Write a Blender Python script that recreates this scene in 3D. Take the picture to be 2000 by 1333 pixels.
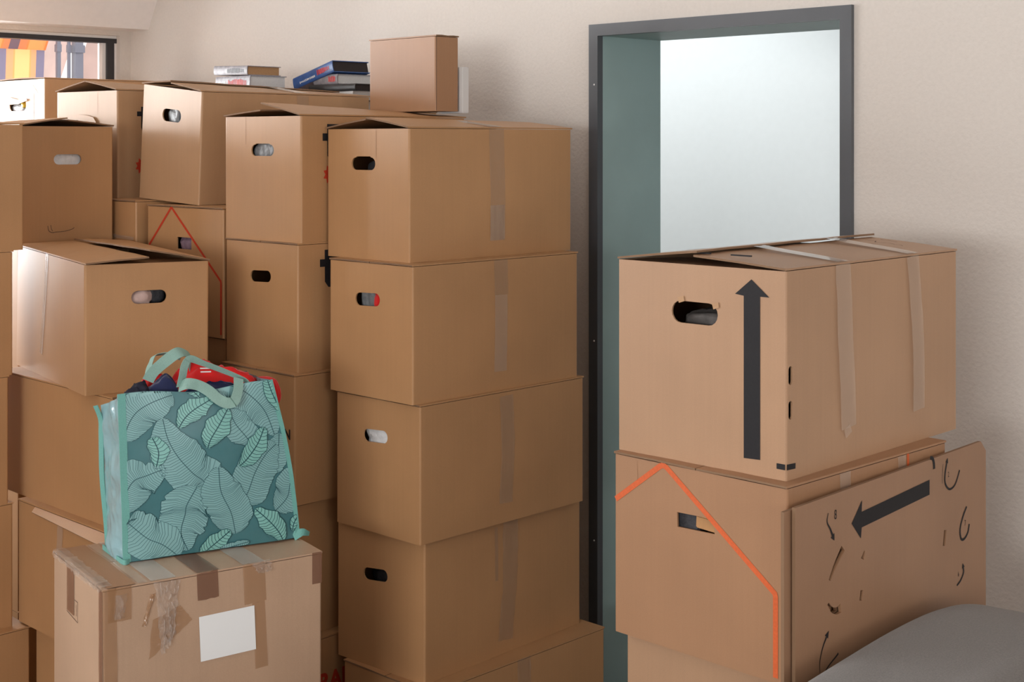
import bpy, bmesh, math, random
from mathutils import Vector, Matrix, noise, geometry
from math import sin, cos, pi, radians, sqrt
random.seed(4)
for o in list(bpy.data.objects): bpy.data.objects.remove(o)
SC = bpy.context.scene
COL = SC.collection

# ---------------------------------------------------------------- camera, world, lights, exposure
cam = bpy.data.cameras.new('camera'); cam_o = bpy.data.objects.new('camera', cam); COL.objects.link(cam_o)
cam_o.location = (0, 0, 1.70); cam_o.rotation_euler = (radians(90), 0, radians(45))
cam.sensor_fit = 'HORIZONTAL'; cam.sensor_width = 36; cam.lens = 36*2790/2000
cam.shift_y = -(666.5-276)/2000
cam.clip_start = 0.05
SC.camera = cam_o
SC.view_settings.view_transform = 'Standard'; SC.view_settings.look = 'None'
SC.view_settings.gamma = 1; SC.view_settings.use_curve_mapping = False
SC.view_settings.exposure = 0.14

W = bpy.data.worlds.new('sky'); SC.world = W; W.use_nodes = True
bg = W.node_tree.nodes['Background']; bg.inputs[0].default_value = (0.95, 0.975, 1.0, 1); bg.inputs[1].default_value = 2.4

def area(name, loc, rot, sx, sy, power, color):
    l = bpy.data.lights.new(name, 'AREA'); l.shape = 'RECTANGLE'; l.size = sx; l.size_y = sy
    l.energy = power; l.color = color
    o = bpy.data.objects.new(name, l); COL.objects.link(o); o.location = loc; o.rotation_euler = rot
    return o
# daylight entering by the long window of the left wall (glazing beyond the left of the photo)
area('window_daylight_left', (-5.80, -1.4, 1.55), (0, radians(-90), 0), 1.1, 2.6, 110, (0.97, 0.99, 1.0))
area('window_daylight_far_left', (-5.80, 1.2, 1.68), (0, radians(-90), 0), 0.9, 2.6, 160, (0.97, 0.99, 1.0))
# daylight entering by the window behind the camera
area('window_daylight_back', (0.4, -4.10, 1.75), (radians(90), 0, 0), 2.8, 0.9, 165, (1.0, 1.0, 1.0))
# unseen fill light added at the right wall to brighten faces turned that way
area('fill_light_right', (3.50, 0.2, 1.75), (0, radians(90), 0), 0.9, 2.4, 30, (1.0, 1.0, 1.0))
# unseen ceiling fill added to brighten the room beyond the doorway
area('fill_light_hall', (-4.0, 4.2, 2.52), (0, 0, 0), 1.8, 1.0, 22, (0.95, 0.985, 1.0))

# ---------------------------------------------------------------- materials
MATS = {}
def new_mat(name):
    m = bpy.data.materials.new(name); m.use_nodes = True
    nt = m.node_tree; b = nt.nodes['Principled BSDF']
    MATS[name] = m
    return m, nt, b
def N(nt, t, **kw):
    n = nt.nodes.new(t)
    for k, v in kw.items(): setattr(n, k, v)
    return n
def coords(nt, scale, kind='Object'):
    tc = N(nt, 'ShaderNodeTexCoord'); mp = N(nt, 'ShaderNodeMapping'); mp.inputs['Scale'].default_value = scale
    nt.links.new(tc.outputs[kind], mp.inputs[0]); return mp.outputs[0]
def noise_tex(nt, vec, scale, detail=3, rough=.5):
    n = N(nt, 'ShaderNodeTexNoise'); n.inputs['Scale'].default_value = scale; n.inputs['Detail'].default_value = detail
    n.inputs['Roughness'].default_value = rough; nt.links.new(vec, n.inputs['Vector']); return n.outputs['Fac']
def rng(nt, v, a, b, c, d):
    m = N(nt, 'ShaderNodeMapRange'); m.inputs[1].default_value = a; m.inputs[2].default_value = b
    m.inputs[3].default_value = c; m.inputs[4].default_value = d; nt.links.new(v, m.inputs[0]); return m.outputs[0]
def bump(nt, b, h, strength, dist=.002, prev=None):
    n = N(nt, 'ShaderNodeBump'); n.inputs['Strength'].default_value = strength; n.inputs['Distance'].default_value = dist
    nt.links.new(h, n.inputs['Height'])
    if prev: nt.links.new(prev, n.inputs['Normal'])
    nt.links.new(n.outputs[0], b.inputs['Normal']); return n.outputs[0]
def math_(nt, op, a, b=None):
    m = N(nt, 'ShaderNodeMath', operation=op)
    for i, v in enumerate((a, b)):
        if v is None: continue
        if isinstance(v, (int, float)): m.inputs[i].default_value = v
        else: nt.links.new(v, m.inputs[i])
    return m.outputs[0]

def cardboard(name, col, rough=.46, spec=.44, warm=.0):
    m, nt, b = new_mat(name)
    v1 = coords(nt, (130, 130, 2.5)); v0 = coords(nt, (1, 1, 1))
    flute = noise_tex(nt, v1, 1.0, 2)
    big = noise_tex(nt, v0, 4.5, 3)
    fine = noise_tex(nt, v0, 420, 2)
    oi = N(nt, 'ShaderNodeObjectInfo')
    s = math_(nt, 'ADD', rng(nt, flute, .3, .7, -.016, .016), rng(nt, big, .25, .75, -.07, .07))
    s = math_(nt, 'ADD', s, rng(nt, fine, .3, .7, -.03, .03))
    s = math_(nt, 'ADD', s, rng(nt, oi.outputs['Random'], 0, 1, .97, 1.04))
    mx = N(nt, 'ShaderNodeVectorMath', operation='SCALE'); mx.inputs[0].default_value = col
    nt.links.new(s, mx.inputs['Scale']); nt.links.new(mx.outputs[0], b.inputs['Base Color'])
    b.inputs['Roughness'].default_value = rough; b.inputs['Specular IOR Level'].default_value = spec
    bm = bump(nt, b, flute, .07, .0005)
    bump(nt, b, big, .25, .006, bm)
    return m
CARD = cardboard('kraft_cardboard', (.44, .240, .110))
CARD_PALE = cardboard('pale_kraft_cardboard', (.44, .262, .140), .46, .34)
CARD_PINK = cardboard('rosy_kraft_cardboard', (.41, .245, .143))
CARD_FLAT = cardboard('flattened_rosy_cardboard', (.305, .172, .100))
CARD_DEEP = cardboard('deep_kraft_cardboard', (.355, .190, .100))
CARD_WORN = cardboard('worn_parcel_cardboard', (.50, .335, .225), .42, .6)
CARD_INNER = cardboard('dark_flap_cardboard', (.30, .165, .09), .6, .3)
def edge_mat():
    m, nt, b = new_mat('corrugated_edge')
    v = coords(nt, (1, 1, 1)); w = N(nt, 'ShaderNodeTexWave'); w.inputs['Scale'].default_value = 230
    w.bands_direction = 'DIAGONAL'; nt.links.new(v, w.inputs['Vector'])
    r = N(nt, 'ShaderNodeValToRGB'); r.color_ramp.elements[0].color = (.17, .095, .05, 1); r.color_ramp.elements[1].color = (.27, .16, .09, 1)
    nt.links.new(w.outputs['Fac'], r.inputs[0]); nt.links.new(r.outputs[0], b.inputs['Base Color']); b.inputs['Roughness'].default_value = .8
    return m
EDGE = edge_mat()
def plain(name, col, rough=.6, spec=.4, nscale=0, namp=.06, bstr=0, bdist=.002, sheen=0, metal=0, coat=0):
    m, nt, b = new_mat(name)
    b.inputs['Base Color'].default_value = (*col, 1); b.inputs['Roughness'].default_value = rough
    b.inputs['Specular IOR Level'].default_value = spec; b.inputs['Metallic'].default_value = metal
    b.inputs['Coat Weight'].default_value = coat
    if sheen: b.inputs['Sheen Weight'].default_value = sheen
    if nscale:
        v = coords(nt, (1, 1, 1)); f = noise_tex(nt, v, nscale, 4)
        mx = N(nt, 'ShaderNodeVectorMath', operation='SCALE'); mx.inputs[0].default_value = col
        nt.links.new(rng(nt, f, .3, .7, 1-namp, 1+namp), mx.inputs['Scale']); nt.links.new(mx.outputs[0], b.inputs['Base Color'])
        if bstr: bump(nt, b, f, bstr, bdist)
    return m
WALLP = plain('woodchip_wallpaper', (.665, .615, .565), .75, .25, 95, .02, .40, .004)
CEILM = plain('ceiling_paint', (.84, .80, .775), .8, .2, 40, .015, .3, .003)
HALLP = plain('hall_white_paint', (.80, .84, .85), .8, .2, 30, .01, .1, .002)
FLOORM, nt_, b_ = new_mat('oak_laminate')
v_ = coords(nt_, (1, 1, 1)); br = N(nt_, 'ShaderNodeTexBrick'); br.inputs['Scale'].default_value = 1
br.inputs['Brick Width'].default_value = 1.2; br.inputs['Row Height'].default_value = .19; br.inputs['Mortar Size'].default_value = .002
br.inputs['Color1'].default_value = (.10, .06, .038, 1); br.inputs['Color2'].default_value = (.12, .07, .045, 1); br.inputs['Mortar'].default_value = (.06, .03, .02, 1)
nt_.links.new(v_, br.inputs['Vector']); nt_.links.new(br.outputs['Color'], b_.inputs['Base Color']); b_.inputs['Roughness'].default_value = .45
FRAME = plain('blue_grey_steel_paint', (.095, .102, .112), .42, .5, 8, .05)
LINING = plain('hall_lit_steel_paint', (.35, .475, .465), .5, .45, 6, .04)  # the frame's steel paint, colour lightened to imitate light from the hall
WHITE = plain('white_paint', (.80, .79, .78), .4, .5)
GASKET = plain('dark_window_gasket', (.03, .03, .035), .4, .5)
BLACKINK = plain('black_print', (.014, .013, .015), .6, .3, 200, .12)
GREYINK = plain('grey_print', (.26, .235, .22), .6, .4, 200, .1)
ORANGEINK = plain('orange_print', (.62, .115, .03), .55, .4, 200, .08)
REDINK = plain('red_print', (.50, .04, .015), .55, .4, 200, .08)
LABELP = plain('white_label_paper', (.86, .88, .88), .5, .4)
PENCIL = plain('pencil_mark', (.10, .06, .045), .7, .2)
CREASE = plain('pressed_crease', (.36, .20, .11), .6, .3)
SOFAM = plain('grey_woven_upholstery', (.14, .128, .118), .95, .15, 350, .18, .5, .0015, sheen=.3)

def film(name, col, alpha, rough, streak=(60, 60, 3), bstr=.6, bd=.003):
    m, nt, b = new_mat(name)
    b.inputs['Base Color'].default_value = (*col, 1); b.inputs['Roughness'].default_value = rough
    b.inputs['Specular IOR Level'].default_value = .7
    b.inputs['Alpha'].default_value = alpha
    v = coords(nt, streak); f = noise_tex(nt, v, 1, 3)
    bump(nt, b, f, bstr, bd)
    m.blend_method = 'BLEND' if hasattr(m, 'blend_method') else m.blend_method
    return m
TAPE = film('clear_packing_tape', (.60, .47, .37), .34, .20)
TAPE_AMBER = film('amber_packing_tape', (.46, .25, .12), .42, .14, (30, 30, 30), .5, .002)
TAPE_TOP = film('glossy_top_tape', (.66, .60, .54), .55, .07, (20, 20, 20), .15, .001)  # clear tape, whitish colour stands in for the bright doorway's reflection
TAPEV = film('streaky_packing_tape', (.46, .34, .25), .26, .13, (170, 170, 5), 1.0, .004)
TAPE_BROWN = film('brown_packing_tape', (.24, .12, .075), .72, .25, (30, 30, 30), .4, .001)
CELLO = film('crumpled_cellophane', (.62, .52, .45), .27, .05, (45, 45, 30), 1.0, .02)

BAG_BG = plain('teal_laminated_fabric', (.062, .19, .21), .33, .5, 14, .06, .25, .004)
LEAF_A = plain('pale_teal_leaf_print', (.235, .455, .465), .33, .5)
LEAF_B = plain('mint_leaf_print', (.225, .51, .47), .33, .5)
LEAF_LINE = plain('dark_teal_line_print', (.018, .085, .10), .4, .4)
BAG_SIDE = plain('light_blue_glossy_gusset', (.27, .47, .52), .16, .8, 9, .06, .5, .012)
BAG_TRIM = plain('mint_binding_tape', (.16, .42, .38), .6, .3, 500, .08)
STRAP = plain('sage_webbing', (.27, .44, .39), .75, .3, 600, .10, .3, .0008)
REDC = plain('red_jersey', (.60, .008, .008), .75, .3, 25, .12, .5, .006, sheen=.2)
NAVYC = plain('navy_cloth', (.012, .018, .075), .7, .3, 30, .15, .4, .005, sheen=.2)
DENIM = plain('dark_denim', (.012, .013, .026), .85, .2, 60, .3, .6, .004)
WOOD = plain('pale_wood', (.42, .22, .09), .5, .4, 30, .15)

# ---------------------------------------------------------------- object helpers
def link_mesh(name, bm, mats, parent=None, smooth=False):
    me = bpy.data.meshes.new(name); bm.to_mesh(me); bm.free()
    if not isinstance(mats, (list, tuple)): mats = [mats]
    for m in mats: me.materials.append(m)
    if smooth:
        for p in me.polygons: p.use_smooth = True
    o = bpy.data.objects.new(name, me); COL.objects.link(o)
    if parent: o.parent = parent
    return o
def empty(name, loc, rot=(0, 0, 0)):
    o = bpy.data.objects.new(name, None); COL.objects.link(o); o.location = loc; o.rotation_euler = rot
    o.empty_display_size = .1
    return o
def tag(o, label, cat, group=None):
    o['label'] = label; o['category'] = cat
    if group: o['group'] = group
    return o
def struct(o): o['kind'] = 'structure'; return o

def add_box(bm, x0, x1, y0, y1, z0, z1, mi=0, M=None):
    vs = [bm.verts.new((x, y, z)) for z in (z0, z1) for y in (y0, y1) for x in (x0, x1)]
    if M:
        for v in vs: v.co = M @ v.co
    for q in ((0, 2, 3, 1), (4, 5, 7, 6), (0, 1, 5, 4), (2, 6, 7, 3), (0, 4, 6, 2), (1, 3, 7, 5)):
        f = bm.faces.new([vs[i] for i in q]); f.material_index = mi
    return vs
def box_obj(name, dims, m, parent=None, bev=0):
    bm = bmesh.new(); add_box(bm, *dims)
    if bev: bmesh.ops.bevel(bm, geom=bm.edges[:], offset=bev, segments=2, affect='EDGES')
    return link_mesh(name, bm, m, parent)

def fill_loops(bm, loops):
    """triangulated faces bounded by the closed vertex loops (first outer, rest holes)"""
    edges = []
    for lp in loops:
        for i in range(len(lp)):
            a, b = lp[i], lp[(i+1) % len(lp)]
            e = bm.edges.get((a, b)) or bm.edges.new((a, b)); edges.append(e)
    r = bmesh.ops.triangle_fill(bm, use_beauty=True, use_dissolve=False, edges=edges)
    return [g for g in r['geom'] if isinstance(g, bmesh.types.BMFace)]
def plate(bm, outer, holes, fn, t, mi=0, mie=0, mih=None):
    """flat plate with holes. fn(u, v, d) -> 3-D point; d from 0 to t"""
    sides = []
    for d in (0, t):
        loops = [[bm.verts.new(fn(u, v, d)) for u, v in lp] for lp in [outer]+holes]
        for f in fill_loops(bm, loops): f.material_index = mi
        sides.append(loops)
    for li, (la, lb) in enumerate(zip(*sides)):
        n = len(la)
        for i in range(n):
            f = bm.faces.new((la[i], la[(i+1) % n], lb[(i+1) % n], lb[i])); f.material_index = mie if li == 0 or mih is None else mih
def stadium(cu, cz, w, h, sq=False, rot=0, flat=False):
    pts = []; r = h/2
    if sq: pts = [(-w/2, -r), (w/2, -r), (w/2, r), (-w/2, r)]
    else:
        for i in range(9):
            a = -pi/2+pi*i/8; pts.append((w/2-r+r*cos(a), r*sin(a)))
        if flat: pts += [(w/2-r*1.1, r), (w/2-r*1.2, r*1.16), (-w/2+r*1.2, r*1.16), (-w/2+r*1.1, r)]
        for i in range(9):
            a = pi/2+pi*i/8; pts.append((-w/2+r+r*cos(a), r*sin(a)))
        q = []
        for p in pts:
            if not q or (abs(q[-1][0]-p[0])+abs(q[-1][1]-p[1])) > 1e-5: q.append(p)
        pts = q
    c, s = cos(rot), sin(rot)
    return [(cu+x*c-y*s, cz+x*s+y*c) for x, y in pts]

class Box:
    """cardboard box. local frame: corner nearest the camera at the origin,
    face L runs along -x (normal -y), face R runs along +y (normal +x)."""
    def __init__(s, label, cx, cy, th, a, b, z0, z1, mat=None, holes=None, warp=None, pf=0, pr=0, pf2=None, pr2=None,
                 axis='y', bulge=.003, name='moving_box', cat='box', group=None, over=0, overlap=0):
        s.a, s.b, s.h, s.warpd, s.mat = a, b, z1-z0, warp or {}, mat or CARD
        s.e = empty(name, (cx, cy, z0), (0, 0, -radians(th)))
        tag(s.e, label, cat, group)
        s.bulge = bulge; s.R = random.Random(hash_(label))
        s.body(holes or [])
        s.lid(pf, pr, pf if pf2 is None else pf2, pr if pr2 is None else pr2, axis, over, overlap)
    def wp(s, p):
        x, y, z = p
        if not s.warpd: return Vector(p)
        u, v, w = -x/s.a, y/s.b, z/s.h; d = Vector((0, 0, 0))
        for k, off in s.warpd.items():     # key such as 'TC','BL'
            cu, cv = {'C': (0, 0), 'L': (1, 0), 'R': (0, 1), 'F': (1, 1)}[k[1]]; cw = 1 if k[0] == 'T' else 0
            wgt = (u if cu else 1-u)*(v if cv else 1-v)*(w if cw else 1-w)
            d += Vector(off)*wgt
        return Vector(p)+d
    def fpt(s, face, u, z, d=0):
        """point on a face, d metres outside it"""
        if face == 'L': p = (-u, -d, z)
        elif face == 'R':
            bb = s.bulge*sin(pi*min(max(u/s.b, 0), 1))*sin(pi*min(max(z/s.h, 0), 1)); p = (d+bb, u, z)
        return s.wp(p)
    def body(s, holes):
        bm = bmesh.new(); a, b, h = s.a, s.b, s.h-.005; t = .004; r = .005
        def ring(ins, rr):
            pts = []
            for cx, cy, a0 in ((-r, r, -pi/2), (-r, b-r, 0), (-a+r, b-r, pi/2), (-a+r, r, pi)):
                for k in range(4):
                    an = a0+pi/2*k/3; pts.append((cx+rr*cos(an), cy+rr*sin(an)))
            return pts
        O, I = ring(0, r), ring(t, r-t+.0004)
        n = len(O)
        # four corner columns and flat panels
        for rg, inner in ((O, 0), (I, 1)):
            for k in range(n):
                p, q = rg[k], rg[(k+1) % n]
                flat = (k % 4 == 3); face = {3: 'R', 7: 'B', 11: 'W', 15: 'L'}.get(k)
                if flat and any(hh[0] == face for hh in holes): continue
                nx = 10 if flat and face == 'R' else (6 if flat else 1); nz = 8
                vs = [[None]*(nx+1) for _ in range(nz+1)]
                for j in range(nz+1):
                    for i in range(nx+1):
                        x = p[0]+(q[0]-p[0])*i/nx; y = p[1]+(q[1]-p[1])*i/nx; z = h*j/nz
                        if face == 'R' : x += s.bulge*sin(pi*y/b)*sin(pi*z/s.h)
                        vs[j][i] = bm.verts.new(s.wp((x, y, z)))
                for j in range(nz):
                    for i in range(nx):
                        bm.faces.new((vs[j][i], vs[j][i+1], vs[j+1][i+1], vs[j+1][i]))
        for face in ('L', 'R'):
            hs = [hh[1] for hh in holes if hh[0] == face]
            if not hs: continue
            L = a if face == 'L' else b
            outer = [(r, 0), (L-r, 0), (L-r, h), (r, h)]
            if face == 'L': fn = lambda u, v, d: s.wp((-u, d, v))
            else: fn = lambda u, v, d: s.wp((-d, u, v))
            plate(bm, outer, hs, fn, t)
        # rim and bottom
        for k in range(n):
            vv = [s.wp((*O[k], h)), s.wp((*O[(k+1) % n], h)), s.wp((*I[(k+1) % n], h)), s.wp((*I[k], h))]
            f = bm.faces.new([bm.verts.new(v) for v in vv]); f.material_index = 1
        for z in (0, .004):
            bm.faces.new([bm.verts.new(s.wp((*p, z))) for p in O])
        bmesh.ops.remove_doubles(bm, verts=bm.verts[:], dist=.0002)
        bmesh.ops.recalc_face_normals(bm, faces=bm.faces[:])
        s.bodyo = link_mesh('body', bm, [s.mat, EDGE], s.e)
    def flap(s, P, mat=None, und=.0007):
        """P: four corners, hinge edge first"""
        bm = bmesh.new(); n = 6; t = .0038
        P = [Vector(p) for p in P]; nm = (P[1]-P[0]).cross(P[3]-P[0]).normalized()
        if nm.z < 0: nm = -nm
        top, bot = [], []
        for j in range(3):
            for i in range(n+1):
                a_ = P[0].lerp(P[1], i/n); b_ = P[3].lerp(P[2], i/n); p = a_.lerp(b_, j/2)
                p = p + nm*(und*sin(3.1*i+2*j)*(j > 0))
                top.append(bm.verts.new(s.wp(p))); bot.append(bm.verts.new(s.wp(p-nm*t)))
        g = lambda L, j, i: L[j*(n+1)+i]
        for j in range(2):
            for i in range(n):
                bm.faces.new((g(top, j, i), g(top, j, i+1), g(top, j+1, i+1), g(top, j+1, i)))
                bm.faces.new((g(bot, j, i), g(bot, j, i+1), g(bot, j+1, i+1), g(bot, j+1, i)))
        def side(seq, mi=1):
            for (j, i), (j2, i2) in zip(seq, seq[1:]):
                f = bm.faces.new((g(top, j, i), g(top, j2, i2), g(bot, j2, i2), g(bot, j, i))); f.material_index = mi
        side([(0, i) for i in range(n+1)], 0); side([(2, i) for i in range(n+1)])
        side([(j, 0) for j in range(3)]); side([(j, n) for j in range(3)])
        bmesh.ops.recalc_face_normals(bm, faces=bm.faces[:])
        return link_mesh('flap', bm, [mat or s.mat, EDGE], s.e)
    def lid(s, pf, pr, pf2, pr2, axis, over, overlap):
        a, b, h = s.a, s.b, s.h; z = h; g = .0012
        # short flaps folded in underneath
        if axis == 'y':
            s.flap([(-.006, .003, h-.0052), (-a+.006, .003, h-.0052), (-a+.02, a*.45, h-.010), (-.02, a*.45, h-.010)], s.mat)
            s.flap([(-.006, b-.003, h-.0052), (-a+.006, b-.003, h-.0052), (-a+.02, b-a*.45, h-.010), (-.02, b-a*.45, h-.010)], s.mat)
            e = .002+over
            s.flap([(0, -e, z), (0, b+e, z), (-a/2+g-overlap, b+e, z+pr), (-a/2+g-overlap, -e, z+pf)])
            s.flap([(-a, -e, z), (-a, b+e, z), (-a/2-g, b+e, z+pr2), (-a/2-g, -e, z+pf2)])
        else:
            s.flap([(-.003, .006, h-.0052), (-.003, b-.006, h-.0052), (-b*.45, b-.02, h-.010), (-b*.45, .02, h-.010)], s.mat)
            s.flap([(-a+.003, .006, h-.0052), (-a+.003, b-.006, h-.0052), (-a+b*.45, b-.02, h-.010), (-a+b*.45, .02, h-.010)], s.mat)
            e = .002+over
            s.flap([(e, 0, z), (-a-e, 0, z), (-a-e, b/2-g, z+pr), (e, b/2-g, z+pf)])
            s.flap([(e, b, z), (-a-e, b, z), (-a-e, b/2+g, z+pr2), (e, b/2+g, z+pf2)])
    # ---- things applied to the faces
    def poly(s, face, pts, mat, name='printed_mark', d=.0007, label=None, parent=None):
        bm = bmesh.new()
        concave(bm, pts, lambda u, z: s.fpt(face, u, z, d))
        o = link_mesh(name, bm, mat, parent or s.e)
        if label: o['label'] = label
        return o
    def line(s, face, pts, w, mat, name='printed_line', d=.0007, label=None, taper=0):
        bm = bmesh.new(); ribbon2d(bm, pts, w, lambda u, z: s.fpt(face, u, z, d), taper)
        o = link_mesh(name, bm, mat, s.e)
        if label: o['label'] = label
        return o
    def tape(s, face, pts, w, mat=None, wr=.0012, label=None, name='tape', ragged=0):
        """strip of tape following a polyline on a face, a little wrinkled"""
        bm = bmesh.new(); mat = mat or TAPE; n = 5; rows = []; tot = resample(pts, .012)
        for i, (u, z) in enumerate(tot):
            p, q = tot[max(i-1, 0)], tot[min(i+1, len(tot)-1)]
            dx, dz = q[0]-p[0], q[1]-p[1]; L = sqrt(dx*dx+dz*dz); nx, nz = -dz/L, dx/L; row = []
            for k in range(n+1):
                f = k/n-.5; ww = w
                off = .0012+wr*(.5+.5*sin(k*2.4+noise.noise(Vector((u*30, z*30, k)))*3))
                dz2 = ragged*s.R.uniform(-1, 1) if i in (0, len(tot)-1) else 0
                row.append(bm.verts.new(s.fpt(face, u+nx*f*ww, z+nz*f*ww+dz2, off)))
            rows.append(row)
        for r0, r1 in zip(rows, rows[1:]):
            for k in range(n): bm.faces.new((r0[k], r0[k+1], r1[k+1], r1[k]))
        o = link_mesh(name, bm, mat, s.e, smooth=True)
        if label: o['label'] = label
        return o
    def top_tape(s, y, w, pk, mat=None, label=None, x0=0, x1=None, dy=0):
        """tape across the lid along -x at distance y from the L face"""
        bm = bmesh.new(); a = s.a; x1 = a if x1 is None else x1; rows = []; nn = 14
        for i in range(nn+1):
            u = x0+(x1-x0)*i/nn; zz = s.h+.0018+pk*(1-abs(u-a/2)/(a/2)); row = []
            for k in range(4):
                row.append(bm.verts.new(s.wp((-u, y+dy*u+(k/3-.5)*w, zz+.0005*sin(k*2+i)))))
            rows.append(row)
        for r0, r1 in zip(rows, rows[1:]):
            for k in range(3): bm.faces.new((r0[k], r0[k+1], r1[k+1], r1[k]))
        o = link_mesh('tape', bm, mat or TAPE_TOP, s.e, smooth=True)
        if label: o['label'] = label
        return o
    def text(s, face, txt, u, z, size, mat, bold=.0, name='printed_text', flip=1):
        c = bpy.data.curves.new('t', 'FONT'); c.body = txt; c.size = size; c.offset = bold
        to = bpy.data.objects.new('t', c); COL.objects.link(to)
        bpy.context.view_layer.update()
        me = bpy.data.meshes.new_from_object(to); bpy.data.objects.remove(to)
        for v in me.vertices:
            x, y = v.co.x, v.co.y
            v.co = s.fpt(face, (u-x) if face == 'L' else (u+x), z+y, .0008)
        me.materials.clear(); me.materials.append(mat)
        o = bpy.data.objects.new(name, me); COL.objects.link(o); o.parent = s.e
        return o

def concave(bm, pts, fn):
    vs = [bm.verts.new(fn(u, z)) for u, z in pts]
    for t in geometry.tessellate_polygon([[Vector((u, z, 0)) for u, z in pts]]): bm.faces.new([vs[i] for i in t])
    bmesh.ops.recalc_face_normals(bm, faces=bm.faces[:])
def hash_(t):
    h = 7
    for c in t: h = (h*31+ord(c)) % 1000003
    return h
def resample(pts, step):
    out = [pts[0]]
    for p, q in zip(pts, pts[1:]):
        L = sqrt(sum((b-a)**2 for a, b in zip(p, q))); n = max(1, int(L/step))
        for i in range(1, n+1): out.append(tuple(a+(b-a)*i/n for a, b in zip(p, q)))
    return out
def ribbon2d(bm, pts, w, fn, taper=0, mi=0):
    n = len(pts); prev = None
    for i in range(n):
        p, q, r = pts[max(i-1, 0)], pts[i], pts[min(i+1, n-1)]
        d1 = (q[0]-p[0], q[1]-p[1]); d2 = (r[0]-q[0], r[1]-q[1])
        def nrm(d):
            L = sqrt(d[0]**2+d[1]**2) or 1; return (d[0]/L, d[1]/L)
        d1, d2 = nrm(d1), nrm(d2)
        if i == 0: d1 = d2
        if i == n-1: d2 = d1
        m = nrm((d1[0]+d2[0], d1[1]+d2[1])); k = m[0]*d1[0]+m[1]*d1[1]
        ww = w if not callable(w) else w(i/(n-1))
        ww = ww*(1-taper*(1-i/(n-1)))/max(k, .4)/2
        a = bm.verts.new(fn(q[0]-m[1]*ww, q[1]+m[0]*ww)); b = bm.verts.new(fn(q[0]+m[1]*ww, q[1]-m[0]*ww))
        if prev:
            f = bm.faces.new((prev[0], prev[1], b, a)); f.material_index = mi
        prev = (a, b)
def curve_pts(ctrl, n=24):
    """Catmull-Rom through control points (any dimension)"""
    P = [ctrl[0]]+list(ctrl)+[ctrl[-1]]; out = []
    m = len(ctrl)-1; per = max(2, n//m)
    for k in range(m):
        p0, p1, p2, p3 = P[k:k+4]
        for i in range(per):
            t = i/per
            out.append(tuple(.5*((2*b)+(-a+c)*t+(2*a-5*b+4*c-d)*t*t+(-a+3*b-3*c+d)*t**3) for a, b, c, d in zip(p0, p1, p2, p3)))
    out.append(tuple(ctrl[-1])); return out
def blob(name, loc, size, mat, label, cat, seed=0, rot=0, amp=.25, group=None, ridges=3.0):
    """crumpled soft thing"""
    bm = bmesh.new(); bmesh.ops.create_icosphere(bm, subdivisions=4, radius=1)
    for v in bm.verts:
        c = v.co.copy(); k = noise.noise(c*ridges*.5+Vector((seed*7.3, 0, 0)))+.5*abs(noise.noise(c*ridges*1.6+Vector((0, seed, 3))))
        c = Vector([math.copysign(abs(x)**.75, x) for x in c])*(1+amp*k)
        v.co = Vector((c.x*size[0]/2, c.y*size[1]/2, c.z*size[2]/2))
    o = link_mesh(name, bm, mat, smooth=True); o.location = loc; o.rotation_euler = (0, 0, rot)
    if label: tag(o, label, cat, group)
    return o

# ---------------------------------------------------------------- room shell
YW = 3.22; YB = 3.494; XL = -5.566
def wall_pieces(name, pieces, mat):
    bm = bmesh.new()
    for p in pieces: add_box(bm, *p)
    return struct(link_mesh(name, bm, mat))
DX0, DX1, DZ = -2.881, -1.976, 2.051
wall_pieces('wall_back', [(XL-.13, DX0, YW, YB, 0, 2.85), (DX1, 3.6, YW, YB, 0, 2.85), (DX0, DX1, YW, YB, DZ, 2.85)], WALLP)
wall_pieces('wall_right', [(3.4, 3.6, -4.2, -1.1, 0, 2.85), (3.4, 3.6, 1.5, YW, 0, 2.85), (3.4, 3.6, -1.1, 1.5, 0, 1.2), (3.4, 3.6, -1.1, 1.5, 2.3, 2.85)], WALLP)
wall_pieces('wall_front', [(XL-.35, -1.1, -4.2, -4.0, 0, 2.85), (1.9, 3.4, -4.2, -4.0, 0, 2.85), (-1.1, 1.9, -4.2, -4.0, 0, 1.25), (-1.1, 1.9, -4.2, -4.0, 2.25, 2.85)], WALLP)
WZ0, WZ1, WY0, WY1 = .95, 2.156, -2.8, 3.168
wall_pieces('wall_left', [(XL-.13, XL, -4.0, WY0, 0, 2.85), (XL-.13, XL, WY1, YW, 0, 2.85), (XL-.13, XL, WY0, WY1, 0, WZ0), (XL-.13, XL, WY0, WY1, WZ1, 2.85)], WALLP)
struct(box_obj('floor', (XL-.35, 3.6, -4.2, 6.2, -.12, 0), FLOORM))
# flat ceiling and the sloped part that comes down over the window
bm = bmesh.new(); add_box(bm, XL-.35, 3.6, -4.2, YW, 2.75, 2.9)
prof = [(XL, 2.177), (-5.418, 2.177), (-5.088, 2.75), (XL, 2.75)]
rows = [[bm.verts.new((x, y, z)) for x, z in prof] for y in (-4.0, YW)]
for i in range(4): bm.faces.new((rows[0][i], rows[0][(i+1) % 4], rows[1][(i+1) % 4], rows[1][i]))
bm.faces.new(rows[0]); bm.faces.new(rows[1]); bmesh.ops.recalc_face_normals(bm, faces=bm.faces[:])
struct(link_mesh('ceiling', bm, CEILM))
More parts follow.
